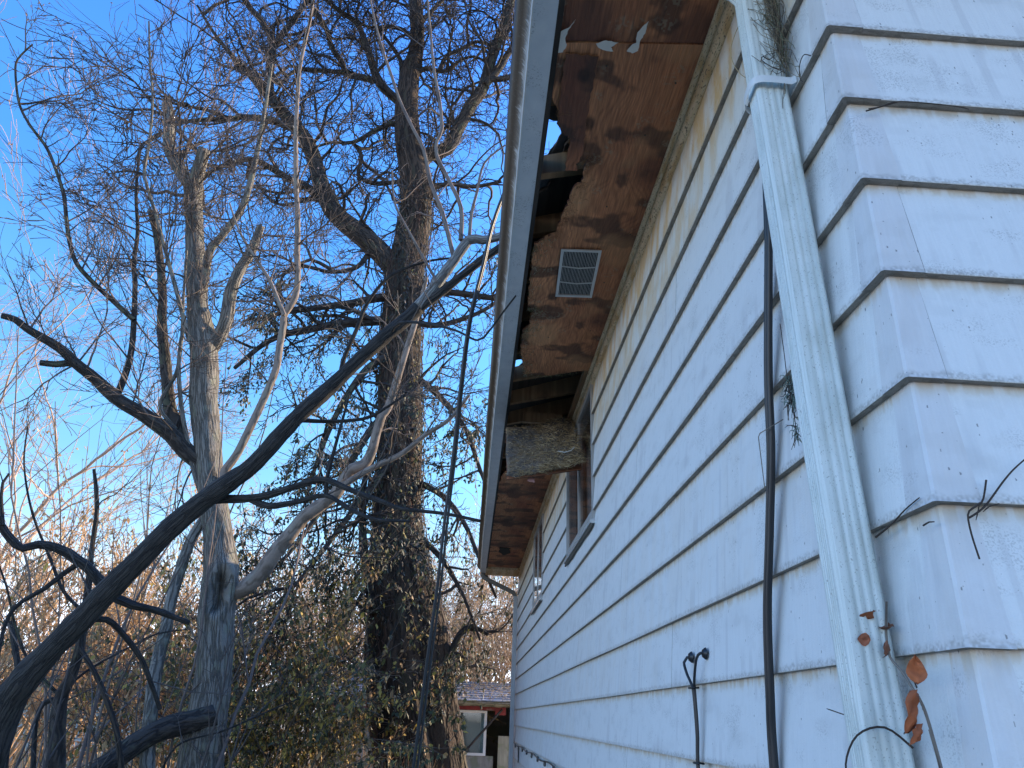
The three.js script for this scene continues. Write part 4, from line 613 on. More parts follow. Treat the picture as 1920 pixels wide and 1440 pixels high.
const LIMBS_B = [
  [[-2.326,0.637,-7.4,0.215],[-2.383,1.047,-7.4,0.202],[-2.395,1.527,-7.4,0.183],[-2.417,1.839,-7.4,0.167],[-2.498,2.373,-7.4,0.172],[-2.526,2.684,-7.4,0.176],[-2.544,2.798,-7.4,0.166],[-2.634,3.105,-7.4,0.136],[-2.792,3.546,-7.4,0.134],[-2.851,3.723,-7.4,0.135],[-2.967,4.137,-7.4,0.144],[-3.093,4.564,-7.4,0.148],[-3.159,4.868,-7.4,0.15],[-3.256,5.29,-7.4,0.159],[-3.379,5.636,-7.4,0.131],[-3.438,5.821,-7.4,0.116],[-3.653,6.655,-7.4,0.111],[-3.828,7.324,-7.4,0.105],[-3.884,7.578,-7.4,0.123]],
  [[-3.894,7.56,-7.4,0.089],[-4.205,7.98,-7.433,0.082],[-4.375,8.288,-7.454,0.077],[-4.503,8.783,-7.484,0.07],[-4.6,9.047,-7.5,0.066]],
  [[-3.864,7.58,-7.4,0.089],[-3.831,7.778,-7.314,0.082],[-3.79,7.965,-7.232,0.075],[-3.768,8.035,-7.2,0.072]],
  [[-3.171,5.261,-7.4,0.086],[-3.091,5.415,-7.353,0.081],[-3.031,5.62,-7.296,0.076],[-3.021,5.933,-7.215,0.068],[-2.948,6.202,-7.143,0.062],[-2.837,6.435,-7.076,0.055],[-2.766,6.731,-7,0.048]],
  [[-3.418,5.926,-7.4,0.054],[-3.412,6.278,-7.305,0.05],[-3.391,6.513,-7.242,0.047],[-3.264,6.696,-7.18,0.044],[-3.061,7.062,-7.065,0.039],[-2.978,7.618,-6.921,0.032],[-2.942,8.362,-6.739,0.024],[-2.926,8.951,-6.6,0.017]],
  [[-2.937,3.891,-7.4,0.097],[-3.103,3.969,-7.341,0.092],[-3.299,4.151,-7.258,0.085],[-3.471,4.25,-7.194,0.079],[-3.619,4.334,-7.139,0.075],[-3.843,4.434,-7.058,0.068],[-4.09,4.62,-6.958,0.06],[-4.276,4.741,-6.885,0.054],[-4.46,4.884,-6.809,0.047],[-4.747,5.014,-6.7,0.038],[-4.888,5.1,-6.644,0.034],[-5.001,5.111,-6.6,0.03]],
  [[-4.285,4.748,-6.9,0.039],[-4.339,4.755,-6.884,0.038],[-4.458,4.708,-6.843,0.034],[-4.593,4.697,-6.8,0.03]],
  [[-3.895,4.499,-7.1,0.037],[-3.861,4.762,-7.08,0.035],[-3.866,5.056,-7.06,0.032],[-3.923,5.407,-7.036,0.03],[-4.005,5.817,-7.009,0.027],[-4.086,6.117,-6.991,0.025],[-4.135,6.514,-6.966,0.022],[-4.28,7.065,-6.934,0.018],[-4.38,7.689,-6.9,0.013]],
  [[-3.898,5.368,-7,0.029],[-4.184,5.585,-6.917,0.027],[-4.423,5.772,-6.847,0.025],[-4.59,5.942,-6.793,0.024],[-4.7,6.174,-6.739,0.023],[-4.77,6.395,-6.69,0.022],[-4.866,6.72,-6.62,0.02],[-5.018,7.032,-6.55,0.018],[-5.163,7.275,-6.493,0.017],[-5.389,7.526,-6.423,0.015],[-5.55,7.773,-6.365,0.014],[-5.672,8.148,-6.291,0.012],[-5.69,8.347,-6.253,0.011],[-5.553,8.547,-6.2,0.009]],
  [[-3.193,4.027,-7.4,0.072],[-3.38,4.39,-7.452,0.068],[-3.48,4.514,-7.471,0.067],[-3.693,5.095,-7.545,0.061],[-3.917,5.712,-7.618,0.056],[-4.003,6.06,-7.657,0.052],[-4.191,6.614,-7.716,0.047],[-4.382,7.101,-7.766,0.042],[-4.542,7.445,-7.8,0.039]],
  [[-3.339,5.246,-7.2,0.027],[-3.422,5.445,-7.173,0.026],[-3.62,5.911,-7.111,0.024],[-3.831,6.387,-7.05,0.022],[-4.011,6.805,-6.999,0.021],[-4.247,7.33,-6.936,0.019],[-4.28,7.71,-6.895,0.017],[-4.365,8.374,-6.826,0.015],[-4.54,9.059,-6.758,0.013],[-4.683,9.679,-6.7,0.011]],
  [[-2.691,3.666,-7.3,0.047],[-2.668,3.79,-7.268,0.047],[-2.565,3.955,-7.218,0.045],[-2.458,4.232,-7.143,0.044],[-2.374,4.468,-7.081,0.043],[-2.303,4.685,-7.025,0.041],[-2.253,4.893,-6.973,0.04],[-2.247,5.136,-6.916,0.039],[-2.235,5.331,-6.872,0.038],[-2.238,5.449,-6.845,0.037],[-2.143,5.649,-6.793,0.036],[-2.141,5.887,-6.74,0.035],[-2.176,6.144,-6.684,0.034],[-2.22,6.578,-6.591,0.031],[-2.289,7.015,-6.5,0.029],[-2.372,7.714,-6.36,0.026],[-2.418,8.401,-6.23,0.023],[-2.409,8.75,-6.166,0.021],[-2.377,9.24,-6.078,0.019],[-2.386,9.698,-6,0.017]],
  [[-2.158,5.31,-6.6,0.023],[-2.359,5.684,-6.541,0.019],[-2.518,5.894,-6.505,0.016],[-2.754,6.223,-6.45,0.012],[-2.924,6.575,-6.4,0.009]],
  [[-2.447,2.553,-7.4,0.084],[-2.363,2.584,-7.377,0.083],[-2.268,2.615,-7.351,0.081],[-2.104,2.781,-7.287,0.077],[-2.005,2.948,-7.233,0.074],[-1.873,3.122,-7.173,0.07],[-1.745,3.291,-7.115,0.066],[-1.62,3.39,-7.073,0.064],[-1.447,3.52,-7.015,0.06],[-1.374,3.65,-6.975,0.057],[-1.293,3.771,-6.936,0.055],[-1.176,3.812,-6.905,0.053],[-1.112,3.944,-6.866,0.05],[-1.079,4.134,-6.815,0.047],[-1.034,4.311,-6.768,0.044],[-0.98,4.387,-6.744,0.043],[-0.89,4.765,-6.646,0.036],[-0.845,4.965,-6.595,0.033],[-0.765,5.3,-6.511,0.027],[-0.687,5.758,-6.4,0.02]],
  [[-1.372,3.572,-6.9,0.034],[-1.123,3.726,-6.823,0.031],[-0.953,3.807,-6.774,0.029],[-0.778,3.894,-6.723,0.026],[-0.572,4.065,-6.653,0.023],[-0.333,4.226,-6.577,0.02],[-0.156,4.464,-6.5,0.016]],
  [[-2.772,3.376,-7.4,0.05],[-2.852,3.21,-7.374,0.051],[-2.899,3.005,-7.345,0.053],[-2.909,2.776,-7.314,0.054],[-2.915,2.489,-7.273,0.056],[-2.886,2.201,-7.231,0.058],[-2.881,2,-7.2,0.059],[-2.857,1.747,-7.16,0.061],[-2.809,1.502,-7.12,0.063],[-2.76,1.271,-7.08,0.064],[-2.631,0.827,-7,0.067]],
  [[-2.315,1.485,-7.3,0.102],[-2.366,1.456,-7.268,0.101],[-2.563,1.394,-7.153,0.097],[-2.703,1.332,-7.062,0.094],[-2.826,1.227,-6.959,0.09],[-2.931,1.105,-6.849,0.086],[-3.067,0.954,-6.7,0.081]],
  [[-3.287,4.229,-7.3,0.023],[-3.506,4.484,-7.269,0.021],[-3.408,4.857,-7.231,0.019],[-3.425,5.238,-7.197,0.018],[-3.505,5.764,-7.151,0.015],[-3.591,6.388,-7.1,0.013]],
  [[-3.396,5.391,-7.1,0.021],[-3.375,4.955,-7.159,0.022],[-3.262,4.479,-7.226,0.024],[-3.125,4.08,-7.286,0.025],[-2.971,3.694,-7.346,0.026],[-2.788,3.376,-7.4,0.028]],
];
const LIMBS_C = [
  [[-0.489,0.028,-12,0.727],[-0.652,0.833,-12,0.601],[-0.872,1.917,-12,0.619],[-0.981,2.454,-12,0.623],[-1.029,2.781,-12,0.604],[-1.203,3.515,-12,0.533],[-1.282,3.946,-12,0.461],[-1.379,4.72,-12,0.401],[-1.431,5.513,-12,0.394],[-1.487,6.35,-12,0.395],[-1.567,6.843,-12,0.392],[-1.639,7.758,-12,0.383],[-1.692,8.914,-12,0.376],[-1.705,9.924,-12,0.356],[-1.643,11.004,-12,0.334],[-1.752,11.95,-12,0.32],[-1.977,12.877,-12,0.293],[-2.099,13.651,-12,0.275],[-2.136,14.285,-12,0.255],[-2.143,14.995,-12,0.223],[-2.074,15.741,-12,0.177],[-2.105,16.504,-12,0.161],[-2.265,17.536,-12,0.158],[-2.52,19.134,-12,0.123]],
  [[-1.886,9.588,-12,0.245],[-2.078,9.732,-11.969,0.225],[-2.339,10.003,-11.924,0.215],[-2.729,10.297,-11.863,0.205],[-3.112,10.582,-11.804,0.195],[-3.323,10.831,-11.765,0.195],[-3.516,11.177,-11.721,0.18],[-3.636,11.434,-11.689,0.176],[-3.818,11.923,-11.633,0.161],[-4.071,12.415,-11.575,0.152],[-4.397,12.781,-11.52,0.141],[-4.73,13.166,-11.465,0.119],[-5.061,13.514,-11.413,0.103],[-5.316,13.792,-11.373,0.081],[-5.825,14.298,-11.296,0.052],[-6.394,14.962,-11.208,0.035],[-6.867,15.666,-11.127,0.024]],
  [[-4.243,12.534,-11.455,0.084],[-4.783,12.641,-11.329,0.073],[-5.341,12.544,-11.197,0.061],[-5.389,12.479,-11.182,0.059],[-6.021,12.211,-11.019,0.045],[-6.371,11.964,-10.919,0.036],[-6.645,11.448,-10.8,0.026]],
  [[-3.379,10.895,-11.782,0.093],[-3.509,10.949,-11.744,0.089],[-3.861,11.209,-11.629,0.081],[-4.208,11.289,-11.53,0.073],[-4.595,11.458,-11.414,0.064],[-4.946,11.544,-11.312,0.057],[-5.192,11.395,-11.234,0.05],[-5.453,11.136,-11.138,0.043],[-5.602,10.872,-11.066,0.037],[-5.786,10.177,-10.909,0.025]],
  [[-4.652,12.902,-11.236,0.095],[-4.832,13.198,-11.216,0.091],[-4.949,13.787,-11.182,0.085],[-5.03,14.63,-11.136,0.077],[-5.349,15.24,-11.099,0.07],[-5.759,15.737,-11.062,0.063],[-6.177,16.49,-11.018,0.055]],
  [[-5.055,14.634,-11.236,0.076],[-4.821,15.288,-11.199,0.065],[-4.567,15.966,-11.161,0.053],[-4.426,16.661,-11.127,0.043]],
  [[-2.221,14.046,-12,0.109],[-2.501,14.242,-11.945,0.103],[-2.834,14.596,-11.872,0.094],[-3.067,15.221,-11.783,0.084],[-3.281,15.757,-11.707,0.075],[-3.494,16.145,-11.648,0.068],[-4.009,16.479,-11.554,0.057],[-4.527,16.92,-11.455,0.044]],
  [[-2.935,14.607,-11.891,0.08],[-3.267,14.614,-11.836,0.073],[-3.527,14.625,-11.794,0.069],[-3.653,14.903,-11.753,0.065],[-3.94,15.31,-11.685,0.059],[-4.087,15.719,-11.629,0.055],[-4.306,16.121,-11.57,0.049],[-4.468,16.346,-11.533,0.045],[-4.773,16.891,-11.455,0.038]],
  [[-3.466,14.633,-11.782,0.055],[-3.888,14.538,-11.663,0.047],[-4.246,14.382,-11.557,0.041],[-4.529,14.29,-11.473,0.036],[-4.703,13.86,-11.38,0.031],[-4.791,13.071,-11.236,0.022]],
  [[-1.7,12.264,-12,0.156],[-1.481,12.577,-11.943,0.152],[-1.108,12.717,-11.881,0.146],[-0.917,13.189,-11.81,0.141],[-0.686,13.815,-11.721,0.134],[-0.418,14.341,-11.641,0.128],[-0.297,15.041,-11.553,0.121],[-0.155,15.642,-11.477,0.116],[-0.008,16.212,-11.408,0.11],[0.101,16.893,-11.329,0.104],[0.221,17.73,-11.236,0.096]],
  [[-0.351,14.411,-11.564,0.065],[-0.271,14.474,-11.54,0.064],[0.097,14.463,-11.453,0.057],[0.502,14.662,-11.345,0.048]],
  [[-0.394,14.323,-11.564,0.089],[-0.116,14.801,-11.564,0.082],[0.161,15.534,-11.564,0.072],[0.48,16.137,-11.564,0.062]],
  [[-2.067,14.986,-12,0.062],[-1.774,15.189,-11.971,0.058],[-1.493,15.102,-11.947,0.055],[-1.352,15.552,-11.914,0.05],[-1.052,15.76,-11.884,0.046],[-0.652,16.042,-11.845,0.04],[-0.358,15.951,-11.82,0.037],[0.049,16.182,-11.782,0.032]],
  [[-1.523,15.144,-12,0.05],[-1.227,15.195,-11.974,0.044],[-1.034,15.482,-11.948,0.038],[-0.692,15.622,-11.916,0.031],[-0.419,15.443,-11.891,0.025]],
  [[-2.161,16.13,-12,0.058],[-2.433,16.369,-11.935,0.051],[-2.782,16.357,-11.868,0.045],[-3.231,16.194,-11.779,0.035],[-3.739,16.371,-11.673,0.025]],
  [[-2.278,14.623,-12,0.061],[-2.323,14.831,-11.991,0.059],[-2.416,15.417,-11.966,0.051],[-2.744,15.939,-11.939,0.041],[-3.038,16.336,-11.917,0.035],[-3.328,16.888,-11.891,0.026]],
  [[-2.275,13.396,-12,0.065],[-2.413,13.399,-11.953,0.062],[-2.737,12.984,-11.817,0.052],[-3.099,12.49,-11.654,0.041],[-3.489,12.315,-11.509,0.032],[-3.863,11.938,-11.345,0.022]],
  [[-3.133,12.61,-11.782,0.04],[-2.906,12.295,-11.823,0.043],[-2.921,11.812,-11.873,0.044],[-2.593,11.647,-11.917,0.047],[-2.206,11.752,-11.967,0.049],[-1.945,11.832,-12,0.051]],
  [[-1.816,8.905,-12,0.094],[-2.116,8.83,-11.875,0.086],[-2.617,8.52,-11.642,0.071],[-2.971,8.335,-11.475,0.06],[-3.317,8.139,-11.303,0.05],[-3.648,7.946,-11.132,0.04],[-4.03,7.637,-10.909,0.027]],
  [[-1.767,8.426,-12,0.103],[-2.188,8.269,-11.82,0.092],[-2.798,7.998,-11.543,0.076],[-3.253,7.716,-11.315,0.063],[-3.577,7.512,-11.144,0.053],[-3.851,7.183,-10.96,0.045],[-4.125,6.593,-10.691,0.031]],
  [[-1.627,9.103,-12,0.084],[-1.283,9.059,-11.932,0.079],[-0.692,9.001,-11.813,0.068],[-0.002,8.85,-11.672,0.056],[0.517,8.796,-11.564,0.046]],
  [[-1.563,8.439,-12,0.067],[-0.976,8.267,-11.836,0.056],[-0.237,8.442,-11.612,0.04],[0.211,8.706,-11.455,0.031]],
  [[-1.864,5.523,-11.782,0.041],[-1.961,5.129,-11.765,0.049],[-1.933,4.624,-11.746,0.059],[-1.844,4,-11.72,0.071],[-1.706,3.526,-11.699,0.081],[-1.511,2.957,-11.673,0.092]],
  [[-1.665,7.62,-11.782,0.08],[-2.131,7.171,-11.607,0.068],[-2.455,6.315,-11.366,0.052],[-2.623,5.335,-11.091,0.036],[-2.668,4.367,-10.8,0.021]],
  [[-1.527,6.549,-11.782,0.076],[-1.899,6.035,-11.576,0.067],[-2.193,5.142,-11.264,0.052],[-2.449,4.334,-10.952,0.039],[-2.743,3.597,-10.622,0.027],[-3.056,3.159,-10.364,0.019]],
  [[-1.417,5.645,-11.782,0.07],[-1.834,4.854,-11.448,0.056],[-2.185,4.045,-11.085,0.041],[-2.541,3.233,-10.671,0.027],[-2.832,2.738,-10.364,0.019]],
  [[-1.391,7.249,-11.891,0.069],[-0.86,6.797,-11.78,0.059],[-0.336,6.149,-11.643,0.047],[-0.013,5.333,-11.494,0.034],[0.285,4.573,-11.345,0.022]],
  [[-1.153,5.211,-11.891,0.06],[-0.621,4.918,-11.769,0.05],[-0.229,4.446,-11.643,0.041],[0.067,3.819,-11.494,0.031],[0.344,3.23,-11.345,0.021]],
  [[-1.023,4.289,-11.891,0.058],[-0.538,3.838,-11.728,0.045],[-0.153,3.238,-11.542,0.031],[0.13,2.597,-11.345,0.016]],
  [[-0.547,1.924,-11.891,0.098],[-0.343,2.307,-11.783,0.075],[-0.185,2.693,-11.679,0.053],[-0.002,2.814,-11.627,0.043],[0.251,2.7,-11.564,0.028]],
  [[-1.759,11.064,-12,0.067],[-1.463,11.538,-11.947,0.059],[-1.027,11.748,-11.899,0.052],[-0.457,11.674,-11.841,0.043],[0.099,11.812,-11.782,0.034]],
  [[-2.236,16.397,-12,0.064],[-1.929,16.994,-12,0.055],[-1.467,17.823,-12,0.04]],
  [[-1.869,11.983,-12,0.051],[-1.531,12.309,-12,0.046],[-1.407,12.927,-12,0.039],[-1.162,13.578,-12,0.033],[-1.099,14.402,-12,0.024]],
  [[-2.404,10.054,-11.891,0.059],[-2.621,9.413,-11.732,0.048],[-3.073,9.147,-11.57,0.038],[-3.541,9.124,-11.408,0.029],[-3.933,8.742,-11.236,0.02]],
];
const LIMBS_D = [
  [[-2.924,0.692,-6.2,0.066],[-3.004,1.102,-6.13,0.059],[-3.077,1.529,-6.061,0.052],[-3.032,1.708,-6.03,0.045],[-3.009,1.905,-5.999,0.037],[-3.018,2.117,-5.966,0.031],[-3.04,2.393,-5.925,0.027],[-3.071,2.656,-5.888,0.021],[-3.1,2.991,-5.841,0.017],[-3.19,3.291,-5.8,0.013]],
  [[-3.095,1.522,-6.1,0.02],[-3.157,1.557,-6.093,0.02],[-3.211,1.525,-6.085,0.02],[-3.215,1.401,-6.07,0.019],[-3.122,1.104,-6.034,0.018],[-3.029,0.843,-6,0.017]],
  [[-2.957,1.919,-5.9,0.018],[-2.825,1.75,-5.955,0.019],[-2.744,1.621,-5.994,0.02],[-2.638,1.421,-6.053,0.021],[-2.586,1.275,-6.095,0.022],[-2.484,0.906,-6.2,0.024]],
  [[-3.705,2.116,-6.2,0.021],[-3.616,1.919,-6.215,0.023],[-3.532,1.707,-6.231,0.025],[-3.517,1.479,-6.249,0.027],[-3.493,1.222,-6.27,0.029],[-3.413,0.87,-6.3,0.032]],
  [[-3.08,1.567,-6.1,0.024],[-3.303,1.778,-5.963,0.02],[-3.432,2.028,-5.839,0.017],[-3.521,2.316,-5.705,0.013],[-3.617,2.53,-5.6,0.01]],
  [[-2.989,2.169,-5.9,0.023],[-3.163,2.313,-5.84,0.021],[-3.297,2.539,-5.772,0.018],[-3.491,2.882,-5.67,0.015],[-3.613,3.238,-5.574,0.011],[-3.635,3.526,-5.5,0.009]],
  [[-3.091,1.604,-6.1,0.016],[-3,1.762,-6.165,0.015],[-2.766,1.956,-6.269,0.012],[-2.607,2.071,-6.332,0.011],[-2.384,2.129,-6.4,0.009]],
  [[-2.363,0.961,-6.4,0.014],[-2.251,1.259,-6.347,0.013],[-1.89,1.384,-6.29,0.011],[-1.573,1.527,-6.239,0.01],[-1.332,1.63,-6.2,0.008]],
];


// tree 1: leaning bough that crosses the picture
{
  const t = thing('leaning_tree', 'dark leaning tree whose long bough slants from lower left up to the gutter', 'tree');
  const limbs = LIMBS_A.map((l) => l.slice()); limbs[0] = [[-3.05, -.1, -5.35, .15], [-2.98, .3, -5.27, .115], ...limbs[0]];
  limbs.forEach((l, k) => mesh(k ? 'limb' : 'trunk', tubeGeo(resample(l, k < 3 ? .04 : .06), k ? (k < 4 ? 14 : 8) : 28, { bumps: k < 4 ? rumple(.12, 11, 3) : k < 12 ? rumple(.10, 16, 4 + k) : null }), k === 1 ? barkPale : k > 11 && k < 16 ? barkShoot : barkA, t, k === 1 ? 'pale lichen-grey upper fork' : undefined));
  const gb = new GB(), o = { seg: [.10, .07, .05], gnarl: .30, up: .02, rmin: .0012, levels: 3, kids: [3, 2], angle: .75, shrink: .45, color: [.10, .085, .075], rise: .2 };
  limbs.forEach((l, k) => { if (k === 0) sproutAlong(gb, l.slice(7), .6, o, .1, 1, .55, null, .008); else if (k > 2) sproutAlong(gb, l, k > 11 ? 2.6 : 2.2, { ...o, color: k > 11 && k < 16 ? [.22, .17, .145] : o.color }, .15, 1, .42, null, .006); });
  const m = mesh('twigs', gb.build(), twigMat, t); m.userData.kind = 'stuff';
}
// forked sapling below the bough
{
  const t = thing('forked_sapling', 'grey forked sapling tangled under the lower end of the leaning bough', 'sapling');
  LIMBS_D.forEach((l, k) => mesh(k ? 'limb' : 'trunk', tubeGeo(resample(k > 3 ? l.map((q) => [q[0], q[1], q[2], q[3] * .62]) : l, .06), 10, { bumps: rumple(.10, 12, 40 + k) }), k % 2 ? barkA : barkDark, t));
  const gb = new GB(), o = { seg: [.12, .08, .06], gnarl: .32, up: .02, rmin: .0016, levels: 3, kids: [4, 3], angle: .7, shrink: .45, color: [.10, .08, .068], rise: .2 };
  LIMBS_D.forEach((l) => sproutAlong(gb, l, 2.4, o, .15, 1, .6, null, .007)); const m = mesh('twigs', gb.build(), twigMat, t); m.userData.kind = 'stuff';
}
// tree 2: pollarded pale tree
{
  const t = thing('pollarded_tree', 'pale grey pollarded tree with sawn stubs and a knothole in its trunk', 'tree');
  const limbs = LIMBS_B.map((l) => l.slice()); limbs[0] = [[-2.22, -.1, -7.4, .34], [-2.27, .25, -7.4, .26], ...limbs[0]];
  const hollow = V(-2.35, 2.62, -7.18); // knothole: the bark turns inwards, ringed by a callus
  const kn = (a, s, x, y, z) => { const dx = (x - KX) / .085, dy = (y - KY) / .23, q = Math.hypot(dx, dy); if (z < -7.35) return 1; return 1 - .85 * smooth(1.0, .45, q) + .20 * Math.exp(-Math.pow((q - 1.15) / .25, 2)); };
  const KX = -2.47, KY = 2.56; const ru = rumple(.10, 6, 8);
  limbs.forEach((l, k) => mesh(k ? ([1, 2].includes(k) ? 'stub' : 'limb') : 'trunk', tubeGeo(resample(l, k ? .06 : .035), k ? (l[0][3] > .05 ? 18 : 10) : 64, { bumps: k === 0 ? (a, s, x, y, z) => ru(a, s, x, y, z) * kn(a, s, x, y, z) : l[0][3] > .05 ? rumple(.08, 8, 8 + k) : null }), [11, 12, 13, 14].includes(k) ? barkSmooth : [5, 6, 7, 8, 9, 16].includes(k) ? barkDark : barkB, t));
  const o = { seg: [.13, .09, .07, .05], gnarl: .26, up: .035, rmin: .0022, levels: 3, kids: [5, 4], angle: .62, shrink: .5, color: [.09, .072, .062], rise: .35 };
  const gb = new GB(), tips = [];
  limbs.forEach((l, k) => { const slim = l[0][3] < .035; if (k === 0) { sproutAlong(gb, l.slice(12), 3.2, o, .2, 1, 1.1, tips, .012); sproutAlong(gb, l.slice(3, 12), .8, { ...o, levels: 3 }, 0, 1, .7, tips, .008); } else if (k === 15 || k === 16) sproutAlong(gb, l, 1.5, { ...o, levels: 3 }, 0, 1, .6, tips, .008); else if (k === 13 || k === 14) sproutAlong(gb, l, 1.6, { ...o, levels: 3, color: [.20, .155, .12] }, .3, 1, .6, tips, .008); else sproutAlong(gb, l, [1, 2, 3].includes(k) ? 5 : slim ? 3.6 : 2.6, o, .12, 1, [1, 2].includes(k) ? 1.3 : .95, tips, .012); });
  const m = mesh('twigs', gb.build(), twigMat, t); m.userData.kind = 'stuff';
  const geos = sprays({ seg: [.08, .06, .05], gnarl: .30, up: .02, rmin: .0032, levels: 3, kids: [8, 5], angle: .62, shrink: .42, r0: .012 }, 6), list = [];
  limbs.forEach((l, k) => { if (k === 0) sprayAlong(list, l.slice(12), 2.6, .2, 1, .6, 1.4, .4); else if ([1, 2].includes(k)) sprayAlong(list, l, 8, .1, 1, .9, 1.8, .5); else if (k === 3) sprayAlong(list, l, 6, .3, 1, .7, 1.4, .4); else if ([4, 5, 6, 7, 8, 9, 10, 17].includes(k)) sprayAlong(list, l, 3.6, .15, 1, .5, 1.3, .35); else if ([11, 12, 13, 14].includes(k)) sprayAlong(list, l, 3, .35, 1, .5, 1.1, .3); });
  placeSprays(geos, list, t, [[.06, .048, .042], [.08, .064, .055], [.14, .11, .095]]); console.log('sprays B', list.length);
  const lb = new GB(); for (const [p, d, lvl] of tips) if (lvl > 0 && rnd() < .13) for (let k = 0; k < 3; k++) leaf(lb, p[0], p[1], p[2], rr(-.4, .4), -.9, rr(-.4, .4), rr(.03, .06), rr(.006, .014), [.30 * rr(.7, 1.2), .19, .12]);
  const lm = mesh('dead_leaves', lb.build(), leafMat, t); lm.userData.kind = 'stuff';
}
// tree 3: old ivy-hung tree
{
  const t = thing('old_tree', 'tall dark old tree with ivy-clad furrowed trunk and crooked spreading limbs', 'tree');
  const limbs = LIMBS_C.map((l) => l.slice()); limbs[0] = [[-.40, -.25, -11, .95], [-.42, .0, -11, .78], ...limbs[0]];
  const flute = (a, s, x, y, z) => 1 + (.11 * Math.sin(a * 5 + s * .35) + .06 * Math.sin(a * 11 + s * .9)) * smooth(5.5, 1.0, y) + .05 * (noise3(x * 6, y * 1.2, z * 6, 5) - .5) * 2;
  limbs.forEach((l, k) => mesh(k ? 'limb' : 'trunk', tubeGeo(resample(l, k ? .14 : .08), k ? (l[0][3] > .08 ? 16 : 9) : 72, { bumps: k === 0 ? flute : l[0][3] > .08 ? rumple(.08, 4, 20 + k) : null }), k === 0 ? barkC : barkDark, t));
  const o = { seg: [.20, .14, .10, .08], gnarl: .55, up: .02, rmin: .006, levels: 3, kids: [5, 4], angle: .8, shrink: .46, color: [.042, .035, .031], rise: .1 };
  const gb = new GB(), tips = [], low = [];
  limbs.forEach((l, k) => { const ivy = [18, 19, 20, 21, 23, 24, 25, 26, 27, 28, 29, 22].includes(k); if (k === 0) { sproutAlong(gb, l.slice(13), 2.2, o, 0, 1, 1.7, tips, .03); sproutAlong(gb, l.slice(5, 13), 2.2, { ...o, levels: 3 }, 0, 1, 1.0, low, .015); } else sproutAlong(gb, l, ivy ? 3.6 : l[0][3] > .1 ? 2.0 : 2.3, ivy ? { ...o, up: -.03, levels: 3, kids: [5, 4] } : o, .08, 1, ivy ? 1.1 : 1.9, ivy ? low : tips, .042); });
  const m = mesh('twigs', gb.build(), twigMat, t); m.userData.kind = 'stuff';
  const geos = sprays({ seg: [.085, .06, .05], gnarl: .70, up: .01, rmin: .0042, levels: 3, kids: [7, 5], angle: .85, shrink: .48, r0: .020 }, 8), list = [];
  limbs.forEach((l, k) => { const ivy = [18, 19, 20, 21, 23, 24, 25, 26, 27, 28, 29, 22].includes(k); if (k === 0) sprayAlong(list, l.slice(14), 2.4, 0, 1, .8, 1.9, .1); else if (k === 22) return; else sprayAlong(list, l, ivy ? 2 : l[0][3] > .12 ? 2.3 : 2.9, .08, 1, .8, ivy ? 1.5 : 2.1, ivy ? -.1 : .15); });
  placeSprays(geos, list, t, [[.030, .025, .022], [.042, .034, .03], [.075, .06, .052]]); console.log('sprays C', list.length);
  // ivy: strands with hanging leaves along the low limbs and trunk
  const lb = new GB(), vines = new GB();
  const ivyCol = () => { const q = rnd(), k = rr(.6, 1.3); return q < .62 ? [.030 * k, .038 * k, .016 * k] : q < .78 ? [.10 * k, .105 * k, .03 * k] : q < .88 ? [.34 * k, .26 * k, .06 * k] : [.30 * k, .20 * k, .11 * k]; };
  for (const [p, d, lvl, pts] of low) { if (rnd() < .25) continue; for (let k = 1; k < pts.length; k++) { const q = pts[k]; const c = q[1] < 8.5 ? 1 : .45; for (let s = 0; s < 2; s++) if (rnd() < .85 * c) leaf(lb, q[0] + rr(-.05, .05), q[1] - rr(0, .06), q[2] + rr(-.05, .05), rr(-.45, .45), -1 + rr(0, .4), rr(-.45, .45), rr(.05, .11), rr(.015, .034), ivyCol()); } }
  limbs.forEach((l, k) => { if (![19, 23, 24, 25, 26, 27, 28, 29, 22].includes(k)) return; for (const q of resample(l, .10)) { if (rnd() < .35) continue; let x = q[0] + rr(-.12, .12), y = q[1], z = q[2] + rr(-.25, .25); const n = Math.floor(rr(4, 15)), vp = [[x, y, z, .004]]; for (let s = 0; s < n; s++) { x += rr(-.03, .03); y -= rr(.05, .10); z += rr(-.03, .03); if (y < .1) break; vp.push([x, y, z, .003]); if (rnd() < .8) leaf(lb, x, y, z, rr(-.5, .5), -.9, rr(-.5, .5), rr(.05, .11), rr(.015, .034), ivyCol()); } if (vp.length > 2) tube(vines, vp, 3, { uvs: false, cap: false, color: [.07, .055, .04] }); } });
  // growth clinging to the trunk
  const tr = resample(limbs[0], .08); for (let k = 0; k < 9000; k++) { const q = tr[Math.floor(Math.pow(rnd(), 1.0) * tr.length * .62)], a = rnd() * 6.283; if (q[1] < 2.5 + 1.5 * noise2(a * 3, 2, 61) && rnd() < .96) continue; if (noise2(a * 2.5, q[1] * 1.1, 63) < .36 + .02 * q[1]) continue; const x = q[0] + Math.cos(a) * q[3] * 1.1, z = q[2] + Math.sin(a) * q[3] * 1.1; leaf(lb, x, q[1] + rr(-.05, .05), z, Math.cos(a) * .25 + rr(-.3, .3), -.9, Math.sin(a) * .25 + rr(-.3, .3), rr(.05, .13), rr(.012, .030), rnd() < .6 ? [.035 * rr(.7, 1.3), .033, .022] : ivyCol()); }
